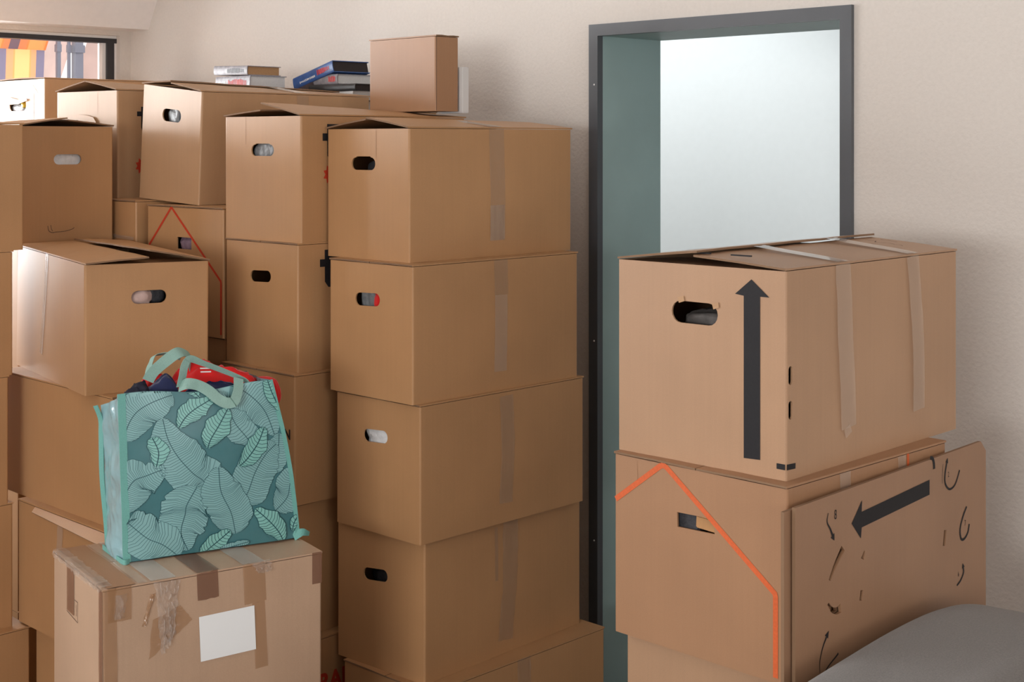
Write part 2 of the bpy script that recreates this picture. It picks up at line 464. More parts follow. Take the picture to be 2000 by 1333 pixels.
# doorway: painted steel frame and deep lining
d = struct(empty('door_1', (DX0, YW, 0)))
fw = .035; w = DX1-DX0
bm = bmesh.new()
add_box(bm, 0, fw, -.012, .012, 0, DZ); add_box(bm, w-fw, w, -.012, .012, 0, DZ); add_box(bm, fw, w-fw, -.012, .012, DZ-fw, DZ)
o = link_mesh('door_frame', bm, FRAME, d)
bm = bmesh.new(); dp = YB-YW+.012
add_box(bm, .001, fw, .012, dp, 0, DZ-.001); add_box(bm, w-fw, w-.001, .012, dp, 0, DZ-.001); add_box(bm, fw, w-fw, .012, dp, DZ-fw, DZ-.001)
link_mesh('door_lining', bm, LINING, d)
bm = bmesh.new()
for z in (.5, 1.1, 1.87):
    bmesh.ops.create_uvsphere(bm, u_segments=8, v_segments=6, radius=.0028, matrix=Matrix.Translation((.022, -.012, z)))
link_mesh('screw', bm, WHITE, d)
# room beyond the doorway
wall_pieces('wall_hall_back', [(-6.0, .2, 5.0, 5.15, 0, 2.85)], HALLP)
wall_pieces('wall_hall_left', [(-6.1, -6.0, YB, 5.15, 0, 2.85)], HALLP)
wall_pieces('wall_hall_right', [(-.9, -.8, YB, 5.15, 0, 2.85)], HALLP)
struct(box_obj('ceiling_hall', (-6.1, -.8, YB, 5.15, 2.55, 2.7), HALLP))

# window of the left wall
wn = struct(empty('window_1', (XL-.06, WY0, WZ0)))
H = WZ1-WZ0; Lw = WY1-WY0
GLASS, gnt, gb = new_mat('window_glass')
gnt.nodes.remove(gb)
g1 = N(gnt, 'ShaderNodeBsdfTransparent'); g2 = N(gnt, 'ShaderNodeBsdfGlossy'); g2.inputs['Roughness'].default_value = .02
gm = N(gnt, 'ShaderNodeMixShader'); gf = N(gnt, 'ShaderNodeFresnel'); gf.inputs[0].default_value = 1.35
gnt.links.new(gf.outputs[0], gm.inputs[0]); gnt.links.new(g1.outputs[0], gm.inputs[1]); gnt.links.new(g2.outputs[0], gm.inputs[2])
gnt.links.new(gm.outputs[0], gnt.nodes['Material Output'].inputs[0])
bm = bmesh.new(); t = .045
for y0, y1, z0, z1 in ((0, Lw, 0, .05), (0, Lw, H-.012, H), (0, t, .05, H-.012), (Lw-.012, Lw, .05, H-.012)):
    add_box(bm, -.03, .03, y0, y1, z0, z1)
link_mesh('window_frame', bm, WHITE, wn)
bm = bmesh.new()
for y0, y1, z0, z1 in ((0, Lw, H-.032, H-.012), (Lw-.045, Lw-.012, .05, H-.032)):
    add_box(bm, -.02, .034, y0, y1, z0, z1)
link_mesh('window_gasket', bm, GASKET, wn)
for k in range(1, 4):
    yy = Lw-1.48*k
    box_obj('window_mullion', (-.03, .03, yy-.04, yy+.04, .05, H-.032), WHITE, wn)
box_obj('window_sash_edge', (-.018, .02, Lw-.062, Lw-.045, .05, H-.032), WHITE, wn)
box_obj('pane', (-.004, .0, .045, Lw-.045, .05, H-.032), GLASS, wn)
box_obj('window_sill', (.03, .14, 0, Lw, -.03, 0), WHITE, wn)
wn2 = struct(empty('window_2', (-1.1, -4.1, 1.25)))
bm = bmesh.new()
for x0, x1, z0, z1 in ((0, 3, 0, .06), (0, 3, .94, 1.0), (0, .06, .06, .94), (2.94, 3, .06, .94), (1.47, 1.53, .06, .94)): add_box(bm, x0, x1, -.03, .03, z0, z1)
link_mesh('window_frame', bm, WHITE, wn2)
box_obj('pane', (.06, 2.94, -.004, 0, .06, .94), GLASS, wn2)

# ---------------------------------------------------------------- moving boxes: the stacks
BOXES = {}
def B(key, label, *a, **k):
    BOXES[key] = Box(label, *a, **k); return BOXES[key]
hd = lambda u0, u1, z0, z1, **k: [('L', stadium((u0+u1)/2, (z0+z1)/2, abs(u1-u0), abs(z1-z0), **k))]

GC = 'boxes of the tall stack beside the doorway'
c1 = B('C1', 'kraft moving box with dark handle hole, topmost of the stack left of the doorway', -2.716, 2.352, -.8, .328, .608, 1.394, 1.737,
       holes=hd(.1316, .2265, .2312, .2640, flat=True), pf=.026, pr=.018, pf2=.022, over=.003, bulge=.004, group=GC)
c1.tape('R', [(.308, .340), (.308, .25), (.3110, .136), (.3110, .043)], .056, TAPEV)
c1.tape('R', [(.309, .136), (.3105, .042)], .054, TAPE)
c1.top_tape(.309, .05, .020)
c1.line('L', [(.128, .335), (.128, .262)], .0012, CREASE, 'fold_crease')
c2 = B('C2', 'kraft moving box with red cloth in handle hole, second in the doorway stack', -2.663, 2.317, -.6, .327, .609, 1.048, 1.394,
       holes=hd(.1246, .2220, .2316, .2650, rot=-.04), group=GC, bulge=.003)
c2.tape('R', [(.306, .342), (.307, .25)], .050, TAPEV)
c2.tape('R', [(.306, .25), (.304, .05)], .046, TAPE, wr=.0006)
c3 = B('C3', 'kraft moving box with white plastic in handle hole, middle of the doorway stack', -2.65, 2.33, -1.2, .324, .613, .702, 1.048,
       holes=hd(.1216, .2151, .2300, .2625, rot=-.06), group=GC)
c3.tape('R', [(.303, .332), (.308, .2), (.300, .052)], .050, TAPEV, wr=.003)
c4 = B('C4', 'kraft moving box with long wrinkled tape, fourth from top of the doorway stack', -2.665, 2.358, -3.4, .325, .615, .346, .702,
       holes=hd(.1337, .2241, .2235, .2550, rot=-.10), group=GC)
c4.tape('R', [(.3165, .349), (.315, .2), (.296, .037)], .058, TAPEV, wr=.004)
c4.tape('R', [(.262, .34), (.262, .2)], .012, TAPEV)
c5 = B('C5', 'kraft moving box cut off by the photo bottom, lowest of the doorway stack', -2.62, 2.335, -1, .33, .66, 0, .346, group=GC)
c5.tape('R', [(.333, .345), (.333, .2)], .050, TAPEV, wr=.003)

GB = 'boxes of the stack behind the doorway stack'
b1 = B('B1', 'kraft box with grey handle hole and lifted lid, beside the topmost doorway box', -3.05, 2.266, -3, .329, .62, 1.431, 1.772,
       holes=hd(.1142, .2116, .2290, .2600, flat=True), pf=.034, pr=.012, pf2=.014, over=.004, group=GB)
b1.line('L', [(.236, .335), (.236, .26)], .001, CREASE, 'fold_crease')
b2 = B('B2', 'kraft moving box with black handle hole, under the box with the lifted lid', -3.049, 2.254, -.5, .329, .62, 1.09, 1.431,
       holes=hd(.1191, .2131, .2290, .2600, rot=-.04), group=GB)
b3 = B('B3', 'kraft moving box with black letter, just right of the teal bag', -3.03, 2.23, -1, .33, .62, .748, 1.09, group=GB)
b3.text('L', 'N', .045, .172, .036, BLACKINK, .0012)
b4 = B('B4', 'kraft moving box behind the lower right edge of the teal bag', -3.04, 2.2, -3, .33, .62, .395, .748, group=GB)
b5 = B('B5', 'kraft moving box with red capital letters, low between taped parcel and doorway stack', -3.00, 2.16, -3, .35, .62, 0, .395, group=GB)
b5.text('R', 'RAJA', .128, .256, .062, REDINK, .0022)
# crosses printed in black and red flowers on the right sides near the doorway stack
def cross_and_rose(bx, u, zt):
    bx.poly('R', [(u, zt), (u+.02, zt), (u+.05, zt), (u+.05, zt-.10), (u+.012, zt-.10), (u, zt-.085), (u, zt-.045), (u-.016, zt-.045), (u-.016, zt-.025), (u, zt-.025)], BLACKINK, 'printed_mark')
def rose(bx, u, z):
    pts = []
    for i in range(16):
        a = 2*pi*i/16; r = .022 if i % 2 else .014; pts.append((u+r*cos(a), z+r*1.2*sin(a)))
    bx.poly('R', pts, REDINK, 'printed_flower')
cross_and_rose(b1, .088, .315); rose(b1, .095, .18); cross_and_rose(b2, .088, .32); rose(b1, .11, .165)

GR = 'boxes of the stack right of the doorway'
r1 = B('R1', 'rosy kraft moving box with tall black upward arrow, topmost right of the doorway', -1.433, 2.114, -1.2, .382, .64, 1.102, 1.476, mat=CARD_PINK,
       holes=hd(.1463, .2516, .2590, .3000, rot=-.0) + [('R', stadium(.0135, .1845, .033, .0125, rot=pi/2)), ('R', stadium(.0135, .1233, .033, .0125, rot=pi/2))],
       pf=.014, pf2=.022, pr=.016, pr2=.024, bulge=.006, overlap=.01, group=GR)
r1.poly('L', [(.0541, .0296), (.0541, .3206), (.0347, .3206), (.0725, .3505), (.108, .3221), (.0891, .3198), (.0891, .0279)], BLACKINK, 'printed_arrow')
r1.line('L', [(.0197, .0245), (.002, .0245)], .0100, BLACKINK, 'printed_mark')
r1.line('R', [(.001, .0245), (.0284, .0232)], .0100, BLACKINK, 'printed_mark')
r1.tape('R', [(.187, .3705), (.190, .22), (.204, .066)], .052, TAPE)
r1.tape('R', [(.450, .3705), (.466, .2), (.472, .063)], .048, TAPE)
r1.tape('R', [(.197, .068), (.205, .052)], .022, TAPE)
r1.top_tape(.190, .040, .020, x1=.37); r1.top_tape(.455, .045, .022, x1=.37)
for u in (.11, .20):
    o = box_obj('flap_slot', (-u-.022, -u+.022, .02, .024, .3885, .391), BLACKINK, r1.e); o.location.z = .0
for (u0, z0) in ((.2365, .306), (.158, .300)):
    r1.poly('L', [(u0, z0), (u0-.014, z0+.004), (u0-.016, z0-.006), (u0-.003, z0-.010)], CARD_PALE, 'torn_flap', d=.002)
# pencilled words on the lid
def lid_scribble(bx, x, y, w, n, seed):
    rr = random.Random(seed); bm = bmesh.new(); pts = []
    for i in range(n): pts.append((x-w*i/n, y+rr.uniform(-.012, .012)))
    ribbon2d(bm, curve_pts(pts, n*4), .0022, lambda u, v: Vector((u, v, bx.h+.0045+.016*(1-abs(-u-bx.a/2)/(bx.a/2)))))
    link_mesh('handwriting', bm, PENCIL, bx.e)
lid_scribble(r1, -.06, .53, .09, 9, 3); lid_scribble(r1, -.10, .57, .05, 6, 5)
r2 = B('R2', 'kraft moving box with orange house outline, under the box with the black arrow', -1.411, 2.084, 0.7, .398, .545, .755, 1.102, mat=CARD_DEEP,
       holes=[('L', stadium(.2002, .2455, .0860, .0270, sq=True, rot=-.03))], group=GR, bulge=.003)
r2.line('L', [(.3945, .2551), (.285, .3355), (.277, .3395), (.268, .3360), (.0250, .1560), (.0237, .1500), (.0237, .0094)], .0105, ORANGEINK, 'printed_house_outline')
r2.line('R', [(.3995, .343), (.3995, .18)], .0075, ORANGEINK, 'printed_line')
r2.tape('R', [(.375, .343), (.375, .22)], .028, TAPE); r2.tape('R', [(.18, .343), (.18, .2)], .035, TAPE, wr=.0004)
r2.line('L', [(.34, .335), (.34, .30)], .001, CREASE, 'fold_crease')
r3 = B('R3', 'rosy kraft box set back under the box with the orange house outline', -1.445, 2.12, 0, .36, .58, .38, .755, mat=CARD_PINK, group=GR)
B('R4', 'kraft box at the foot of the stack right of the doorway', -1.445, 2.12, 1, .36, .58, 0, .38, mat=CARD_PINK, group=GR)

GD = 'boxes of the rows further left'
d2 = B('D2', 'kraft moving box with thin orange house outline and mauve cloth in its handle slot', -3.39, 2.25, -3, .37, .62, 1.148, 1.513,
       holes=[('L', stadium(.185, .258, .070, .034, sq=True))], group=GD)
d2.line('L', [(.36, .245), (.2475, .3600), (.0110, .1600), (.0096, .1526), (.0096, .0094)], .0072, REDINK, 'printed_house_outline')
B('D3', 'kraft box under the box with the thin orange house outline', -3.395, 2.26, -2, .36, .60, .80, 1.148, group=GD)
B('D4', 'kraft box third below the tilted box with lidded handle hole', -3.395, 2.26, -2, .36, .60, .40, .80, group=GD)
B('D5', 'kraft box at the foot of the stack under the tilted box', -3.395, 2.26, -2, .36, .60, 0, .40, group=GD)
p1 = B('P', 'tilted pale kraft moving box with crumpled grey bag in handle hole, top row', -3.56, 2.282, 0, .324, .628, 1.520, 1.857, mat=CARD_PALE,
       holes=hd(.1083, .2101, .2333, .2700), pf=.012, pr=.004, pf2=.018, pr2=.010, over=.004, group=GD,
       warp={'TC': (.016, 0, -.010), 'TL': (.016, 0, .022), 'BC': (-.006, 0, -.006), 'BL': (-.012, 0, .008), 'TR': (.006, 0, -.012), 'TF': (.006, 0, .006), 'BF': (0, 0, .006)})
p1.top_tape(.36, .045, .012); p1.tape('R', [(.36, .33), (.36, .29)], .045, TAPEV)
p1.poly('R', [(.325, .295), (.345, .295), (.345, .275), (.325, .275)], BLACKINK, 'printed_mark')
e2 = B('E2', 'kraft box with orange strip, wedged deep beside the house outline box', -3.80, 2.216, -2, .38, .62, 1.163, 1.523, group=GD)
e2.line('R', [(.0503, .285), (.0503, .08)], .0130, ORANGEINK, 'printed_line')
e2.tape('L', [(.01, .246), (.16, .252)], .010, TAPE)
B('E3', 'kraft box below the box with the orange strip', -3.80, 2.23, -2, .38, .60, .80, 1.163, group=GD)
B('E4', 'kraft box second from the floor behind the left stacks', -3.80, 2.23, -2, .38, .60, .40, .80, group=GD)
B('E5', 'kraft box on the floor behind the left stacks', -3.80, 2.23, -2, .38, .60, 0, .40, group=GD)
o1 = B('O', 'pale kraft box with gaping lid and torn handle flap, top row below window', -3.973, 2.254, -5.1, .333, .62, 1.523, 1.862, mat=CARD_PALE,
       holes=hd(.1164, .2203, .2250, .2500), pf=.030, pr=.010, pf2=.030, pr2=.010, over=.004, group=GD)
o1.poly('R', [(.085, .285), (.105, .285), (.105, .20), (.092, .20), (.085, .22), (.085, .255), (.070, .255), (.070, .270), (.085, .270)], BLACKINK, 'printed_mark')
rose(o1, .085, .10)
o1.line('L', [(.105, .33), (.105, .26)], .001, CREASE, 'fold_crease')
n1 = B('N', 'pale moving box with faded grey arrow, topmost box nearest the window', -4.88, 2.475, 0, .40, .63, 1.533, 1.933, mat=CARD_PALE,
       holes=hd(.1466, .3005-.02, .2800, .3220), pf=.004, pr=.004, group=GD)
n1.poly('L', [(.085, .10), (.085, .3434), (.0501, .3434), (.0960, .3780), (.132, .3452), (.1080, .3440), (.1080, .10)], GREYINK, 'printed_arrow')
for i, z in enumerate((1.15, .77, .385, 0)):
    B('N%d' % i, ['kraft box right under the faded grey arrow box', 'kraft box second under the faded grey arrow box', 'kraft box third under the faded grey arrow box', 'kraft box on the floor under the faded grey arrow box'][i],
      -4.885, 2.475, 0, .40, .60, z, [1.533, 1.15, .77, .385][i], group=GD)
l1 = B('L1', 'kraft moving box with white plastic filling its handle hole, left edge of the photo', -3.90, 1.897, 0, .60, .30, 1.395, 1.7485,
       holes=[('R', stadium(.1525, .2515, .0880, .0300))], axis='x', pf=.022, pr=.01, pf2=.016, pr2=.01, over=.004, bulge=.0, group=GD)
l1.line('R', curve_pts([(.090, .058), (.0926, .044), (.103, .038), (.116, .039), (.140, .040), (.165, .045), (.173, .050)], 24), .0016, PENCIL, 'handwriting')
l1.line('R', [(.099, .060), (.101, .048), (.105, .042)], .0014, PENCIL, 'handwriting')
for i, z in enumerate((1.045, .697, .349, 0)):
    B('L%d' % (i+2), ['kraft box right under the white plastic handle box', 'kraft box second under the white plastic handle box', 'kraft box third under the white plastic handle box', 'kraft box on the floor under the white plastic handle box'][i],
      -3.90, 1.897, 0, .60, .30, z, [1.395, 1.045, .697, .349][i], axis='x', group=GD)
GK = 'boxes of the stack cut by the left edge of the photo'
kz = [(1.409, 1.749, -3.634, 1.782), (1.077, 1.409, -3.634, 1.752), (.737, 1.077, -3.634, 1.740), (.407, .737, -3.634, 1.752), (0, .407, -3.600, 1.783)]
kn = ['topmost of the stack cut by the left photo edge', 'second from top of the stack at the left photo edge', 'middle box of the stack at the left photo edge', 'fourth from top of the stack at the left photo edge', 'lowest box at the left photo edge, protruding slightly']
for i, (z0, z1, x, yf) in enumerate(kz):
    kb = B('K%d' % i, 'kraft moving box, '+kn[i], x, yf-.62, 0, .40, .62, z0, z1, pf=.006 if i == 0 else 0, bulge=.002, group=GK)
GM = 'boxes behind and under the teal bag'
m1 = B('M', 'angled half-open kraft box with pinkish cloth in handle hole, above the teal bag', -3.268, 1.763, 10.6, .598, .326, 1.065, 1.396,
       holes=[('R', stadium(.165, .2387, .0930, .0340, flat=False))], axis='x', pf=.012, pr=.004, pf2=.030, pr2=.010, over=.006, bulge=0, group=GM,
       warp={'TR': (.004, 0, -.004), 'BL': (-.018, 0, 0), 'TL': (.0, 0, .012), 'TF': (.0, 0, .010)})
m1.tape('L', [(.31, .328), (.335, .18), (.36, .06)], .026, TAPE, wr=.0006)
m1.line('L', [(.30, .33), (.325, .18), (.35, .06)], .0012, LABELP, 'tape_edge', d=.0022)
q1 = B('Q1', 'kraft moving box directly under the angled box, left of the teal bag', -3.20, 1.80, 0, .62, .33, .74, 1.065, axis='x', group=GM)
q2 = B('Q2', 'kraft moving box with dented front edge, third down left of the teal bag', -3.05, 1.775, 0, .60, .33, .412, .74, axis='x', group=GM)
q2.tape('L', [(.36, .32), (.375, .20), (.38, .12)], .030, TAPE, wr=.0015)
q2.flap([(-.02, -.002, .324), (-.50, -.002, .324), (-.50, -.012, .312), (-.02, -.030, .300)], None, 0)
q3 = B('Q3', 'kraft moving box in shadow at the photo bottom, left of the taped parcel', -3.05, 1.80, 0, .55, .33, 0, .412, axis='x', group=GM)
# hidden column by the wall that carries the books
for i in range(5):
    B('W%d' % i, ['kraft box on the floor by the wall behind the stacks', 'kraft box second from the floor by the wall', 'kraft box third from the floor by the wall', 'kraft box fourth from the floor by the wall', 'kraft box by the wall under the pile of books'][i],
      -3.55, 2.935, 0, .60, .26, .36*i, .36*(i+1)-.001, axis='x', group='boxes by the wall under the books')

# ---------------------------------------------------------------- taped parcel with the white label
GS = None
s1 = B('S', 'large battered taped parcel with blank white label, under the teal bag', -2.683, 1.488, 11, .345, .50, .352, .772, mat=CARD_WORN, bulge=.004,
       name='taped_parcel', cat='parcel', over=.0, pf=.004, pr=.002)
B('S2', 'rosy kraft box on the floor under the taped parcel', -2.683, 1.488, 11, .345, .50, 0, .352, mat=CARD_PINK, group=GM)
s1.poly('R', [(.2069, .3274), (.3345, .3295), (.3381, .2332), (.2104, .2311)], LABELP, 'white_label', d=.0026)
s1.tape('R', [(.227, .4205), (.229, .362)], .048, TAPE_BROWN, wr=.0006, ragged=.0012)
s1.tape('R', [(.334, .4205), (.338, .335)], .052, TAPE_AMBER, wr=.003)
s1.tape('R', [(.345, .335), (.352, .19)], .030, TAPE_AMBER, wr=.0008)
s1.tape('R', [(.488, .4205), (.488, .350)], .024, TAPE_BROWN, wr=.0004)
s1.tape('R', [(.013, .42), (.016, .2), (.016, .0)], .030, TAPE_AMBER, wr=.002)
s1.tape('R', [(.035, .4205), (.035, .350)], .050, TAPE_AMBER, wr=.003)
s1.tape('L', [(.012, .42), (.010, .2), (.010, .0)], .024, TAPE_BROWN, wr=.0006)
s1.tape('L', [(.2170, .4205), (.2170, .3150)], .052, TAPE_BROWN, wr=.0008, label='brown tape strip down the narrow side')
s1.line('L', [(.19, .350), (.1674, .350), (.1674, .306), (.245, .312)], .0014, PENCIL, 'printed_mark')
s1.line('L', [(.178, .342), (.176, .318)], .0016, PENCIL, 'printed_mark')
s1.top_tape(.229, .050, .003, TAPE_BROWN); s1.top_tape(.335, .052, .003); s1.top_tape(.13, .055, .003); s1.top_tape(.04, .06, .003, CREASE)
s1.top_tape(.085, .02, .004, TAPE)
def crumple(bx, name, P, mat, amp, n=16, m=14, seed=1, label=None):
    """crumpled foil sheet spanning four (face, u, z, d) corners"""
    bm = bmesh.new(); C = [bx.fpt(*p) for p in P]; g = []
    for j in range(m+1):
        row = []
        for i in range(n+1):
            p = C[0].lerp(C[1], i/n).lerp(C[3].lerp(C[2], i/n), j/m)
            k = noise.noise(Vector((i*.55, j*.45, seed*3.1)))+.7*abs(noise.noise(Vector((i*.9, j*.2, seed))))
            ed = .35+.65*sin(pi*i/n)
            row.append(bm.verts.new(p+Vector((amp*(.35+abs(k))*ed, amp*.6*k, amp*.4*noise.noise(Vector((i, j, 9+seed)))))))
        g.append(row)
    for j in range(m):
        for i in range(n):
            bm.faces.new((g[j][i], g[j][i+1], g[j+1][i+1], g[j+1][i]))
    o = link_mesh(name, bm, mat, bx.e)
    if label: o['label'] = label
    return o
crumple(s1, 'cellophane', [('R', .108, .418, .001), ('R', .165, .416, .001), ('R', .150, .300, .001), ('R', .124, .262, .001)], CELLO, .009, n=26, m=26, seed=2)
crumple(s1, 'cellophane', [('R', .105, .34, .001), ('R', .165, .36, .001), ('R', .192, .325, .001), ('R', .096, .258, .001)], TAPE_AMBER, .004, seed=5)
crumple(s1, 'cellophane', [('R', .325, .424, .002), ('R', .372, .426, .002), ('R', .376, .400, .003), ('R', .345, .398, .002)], CELLO, .010, seed=8)
crumple(s1, 'cellophane', [('R', .025, .405, .001), ('R', .050, .405, .001), ('R', .045, .355, .001), ('R', .022, .355, .001)], CELLO, .005, seed=11)
crumple(s1, 'cellophane', [('R', .10, .395, .001), ('R', .112, .395, .001), ('R', .09, .33, .001), ('R', .082, .33, .001)], TAPE_AMBER, .004, seed=12)
# clear tape edges lifting along the top of the narrow side
def rim_tape(u0, u1, dz, seed, mat):
    bm = bmesh.new(); rows = []; rr = random.Random(seed)
    for i in range(26):
        u = u0+(u1-u0)*i/25
        w1 = rr.uniform(.004, .012); w2 = rr.uniform(.003, .009)
        rows.append([bm.verts.new((-u, .020+rr.uniform(-.004, .004), s1.h+.005+dz)), bm.verts.new((-u, -.002, s1.h+.004+dz+rr.uniform(0, .003))),
                     bm.verts.new((-u, -.003-w2*.3, s1.h-w1))])
    for r0, r1_ in zip(rows, rows[1:]):
        for k in range(2): bm.faces.new((r0[k], r0[k+1], r1_[k+1], r1_[k]))
    return link_mesh('tape_edge', bm, mat, s1.e)
rim_tape(.004, .34, .0005, 1, CELLO); rim_tape(.03, .25, .002, 4, TAPE)
# ---------------------------------------------------------------- small upright box and flap
gb_ = B('G', 'small plain brown box standing on edge against the wall, left of the doorway', -3.06, 2.75, 0, .30, .089, 1.787, 2.007, mat=CARD_DEEP, name='small_box', bulge=0,
        axis='x', group=None)
gb_.line('R', [(.002, .218), (.002, .002)], .0015, PENCIL, 'seam_line')

# ---------------------------------------------------------------- things seen in the handle holes
def inside(bx, face, u, z, depth, size, mat, label, cat, name, seed, rot=None, amp=.25):
    p = Vector((-u, depth, z)) if face == 'L' else Vector((-depth, u, z))
    p = bx.wp(p); M = Matrix.Translation(bx.e.location) @ Matrix.Rotation(bx.e.rotation_euler.z, 4, 'Z')
    r = bx.e.rotation_euler.z + (0 if face == 'L' else pi/2)
    return blob(name, M @ p, size, mat, label, cat, seed, r, amp)
PLW = plain('white_plastic', (.70, .72, .74), .35, .5, 60, .1, .8, .006)
PLG = plain('grey_plastic_bag', (.20, .21, .22), .35, .5, 50, .3, .8, .006)
DKC2 = plain('grey_stuffing', (.09, .08, .075), .7, .3, 40, .3, .6, .006)
DKC = plain('dark_stuffing', (.035, .035, .04), .6, .3, 50, .3, .6, .006)
PINKC = plain('pinkish_cloth', (.55, .40, .36), .7, .3, 30, .15, .6, .006)
MAUVE = plain('mauve_cloth', (.25, .17, .22), .7, .3, 40, .2, .6, .006)
YEL = plain('yellow_plastic', (.75, .48, .03), .4, .5)
BLUEP = plain('blue_plastic', (.03, .18, .35), .35, .5)
inside(c2, 'L', .19, .240, .045, (.09, .05, .09), PLG, 'grey crumpled plastic inside the handle hole of the second doorway box', 'plastic bag', 'plastic_bag', 1)
inside(c2, 'L', .150, .247, .026, (.034, .03, .07), REDC, 'red cloth inside the handle hole of the second doorway box', 'cloth', 'red_cloth', 2)
inside(c3, 'L', .168, .248, .030, (.12, .045, .07), PLW, 'white bubbled plastic inside the middle doorway box', 'plastic bag', 'plastic_bag', 3)
inside(c4, 'L', .18, .22, .060, (.12, .05, .07), DKC, 'dark stuffing inside the fourth doorway box', 'cloth', 'dark_cloth', 4)
inside(b1, 'L', .165, .240, .032, (.12, .04, .07), PLG, 'grey plastic bag inside the box with the lifted lid', 'plastic bag', 'plastic_bag', 5)
inside(c1, 'L', .16, .23, .07, (.12, .05, .07), DKC, 'dark cloth inside the topmost doorway box', 'cloth', 'dark_cloth', 6)
inside(r1, 'L', .185, .250, .060, (.13, .07, .07), DKC2, 'grey cloth inside the handle hole of the black arrow box', 'cloth', 'grey_cloth', 7)
inside(l1, 'R', .155, .250, .024, (.12, .03, .075), PLW, 'white plastic inside the handle hole of the left edge box', 'plastic bag', 'plastic_bag', 8, amp=.1)
inside(p1, 'L', .175, .250, .038, (.07, .05, .07), PLG, 'grey crumpled bag inside the tilted box', 'plastic bag', 'plastic_bag', 9)
inside(p1, 'L', .125, .250, .034, (.02, .03, .06), BLUEP, 'blue plastic beaker rim inside the tilted box', 'beaker', 'plastic_beaker', 10, amp=.05)
inside(m1, 'R', .145, .235, .030, (.075, .04, .045), PINKC, 'pinkish cloth inside the handle hole of the angled box', 'cloth', 'folded_cloth', 11, amp=.15)
inside(m1, 'R', .195, .245, .040, (.05, .04, .06), DKC, 'black plastic inside the handle hole of the angled box', 'plastic', 'black_plastic', 12, amp=.1)
inside(d2, 'L', .185, .252, .035, (.09, .05, .06), MAUVE, 'mauve cloth inside the slot of the house outline box', 'cloth', 'mauve_cloth', 13)
inside(n1, 'L', .245, .285, .030, (.10, .04, .04), PLW, 'pale cloth inside the faded arrow box', 'cloth', 'pale_cloth', 14)
inside(n1, 'L', .195, .305, .022, (.035, .03, .025), YEL, 'small yellow plastic thing inside the faded arrow box', 'plastic', 'yellow_plastic', 15, amp=.1)
# pieces of board poking out of two handle holes
def board_scrap(bx, pts, label, name='torn_board', mat=CARD_PALE):
    bm = bmesh.new(); plate(bm, pts, [], lambda u, v, d: bx.fpt('L', u, v, .004+d+.02*max(0, (pts[0][1]-v))), .003)
    bmesh.ops.recalc_face_normals(bm, faces=bm.faces[:])
    o = link_mesh('torn_handle_flap', bm, mat, bx.e); return o
board_scrap(o1, [(.235, .252), (.20, .262), (.155, .258), (.12, .252), (.105, .236), (.11, .226), (.145, .226), (.19, .240)], '')
board_scrap(n1, [(.315, .322), (.28, .335), (.20, .322), (.13, .325), (.125, .318), (.20, .305), (.25, .305), (.31, .305)], '')
wd = box_obj('wooden_slat', (-.045, .0, 0, .008, -.009, .014), WOOD, None, .002)
wd.location = (r2.e.location + Vector((-.158, .006, .243))); wd.rotation_euler = (0, radians(3), 0)
tag(wd, 'short pale wooden slat inside the handle slot of the orange house outline box', 'wood')
bk = box_obj('black_case', (-.05, .0, 0, .03, -.03, .03), DKC, None, .003); bk.location = (r2.e.location + Vector((-.2, .012, .25)))
tag(bk, 'black case inside the handle slot of the orange house outline box', 'case')

# ---------------------------------------------------------------- books
def book(x, y, z, L, D, T, cover, pages, label, rot=(0, 0, 0), marks=None, group=None):
    """spine along local -x on the -y side, page edges show at +x"""
    e = empty('book', (x, y, z), rot); tag(e, label, 'book', group)
    bm = bmesh.new(); c = .0025
    add_box(bm, -L, 0, 0, D, 0, c); add_box(bm, -L, 0, 0, D, T-c, T)
    # rounded spine
    pr = []
    for i in range(9):
        a = -pi/2+pi*i/8; pr.append((-.004*cos(a), T/2+T/2*sin(a)))
    v0 = [bm.verts.new((-L, y_, z_)) for y_, z_ in pr]; v1 = [bm.verts.new((0, y_, z_)) for y_, z_ in pr]
    w0 = [bm.verts.new((-L, y_+.003, z_)) for y_, z_ in pr]; w1 = [bm.verts.new((0, y_+.003, z_)) for y_, z_ in pr]
    for i in range(8):
        bm.faces.new((v0[i], v1[i], v1[i+1], v0[i+1])); bm.faces.new((w0[i], w1[i], w1[i+1], w0[i+1]))
        bm.faces.new((v0[i], v0[i+1], w0[i+1], w0[i])); bm.faces.new((v1[i], v1[i+1], w1[i+1], w1[i]))
    bmesh.ops.recalc_face_normals(bm, faces=bm.faces[:])
    link_mesh('cover', bm, cover, e)
    bm = bmesh.new(); add_box(bm, -L+.004, -.004, .002, D-.005, c, T-c); link_mesh('pages', bm, pages, e)
    for (u0, u1, z0, z1, mt) in (marks or []):
        bm = bmesh.new(); n = max(1, int((u1-u0)/.008)); rr = random.Random(int(u0*1e4)+3)
        for i in range(n):
            a = u0+(u1-u0)*i/n; w_ = (u1-u0)/n*rr.uniform(.5, .8)
            k = rr.uniform(0, .25)*(z1-z0)
            add_box(bm, -a-w_, -a, -.0046, -.0038, z0+k*rr.random(), z1-k)
        link_mesh('spine_lettering', bm, mt, e)
    return e
PAGE = plain('book_pages', (.62, .56, .48), .8, .2, 300, .1)
PAGE_TAN = plain('tan_page_edge', (.38, .22, .11), .8, .2, 300, .1)
PAGE_DARK = plain('black_page_edge', (.035, .028, .028), .7, .2, 300, .2)
PAGE_W = plain('white_page_edge', (.62, .62, .62), .8, .2, 300, .06)
COV_GREY = plain('grey_book_cover', (.26, .245, .265), .45, .5, 60, .25)
COV_SIL = plain('silver_book_cover', (.30, .29, .32), .4, .5, 80, .25)
COV_BLUE = plain('blue_book_cover', (.035, .10, .30), .35, .5, 40, .15)
COV_BLK = plain('black_book_cover', (.02, .02, .022), .4, .5)
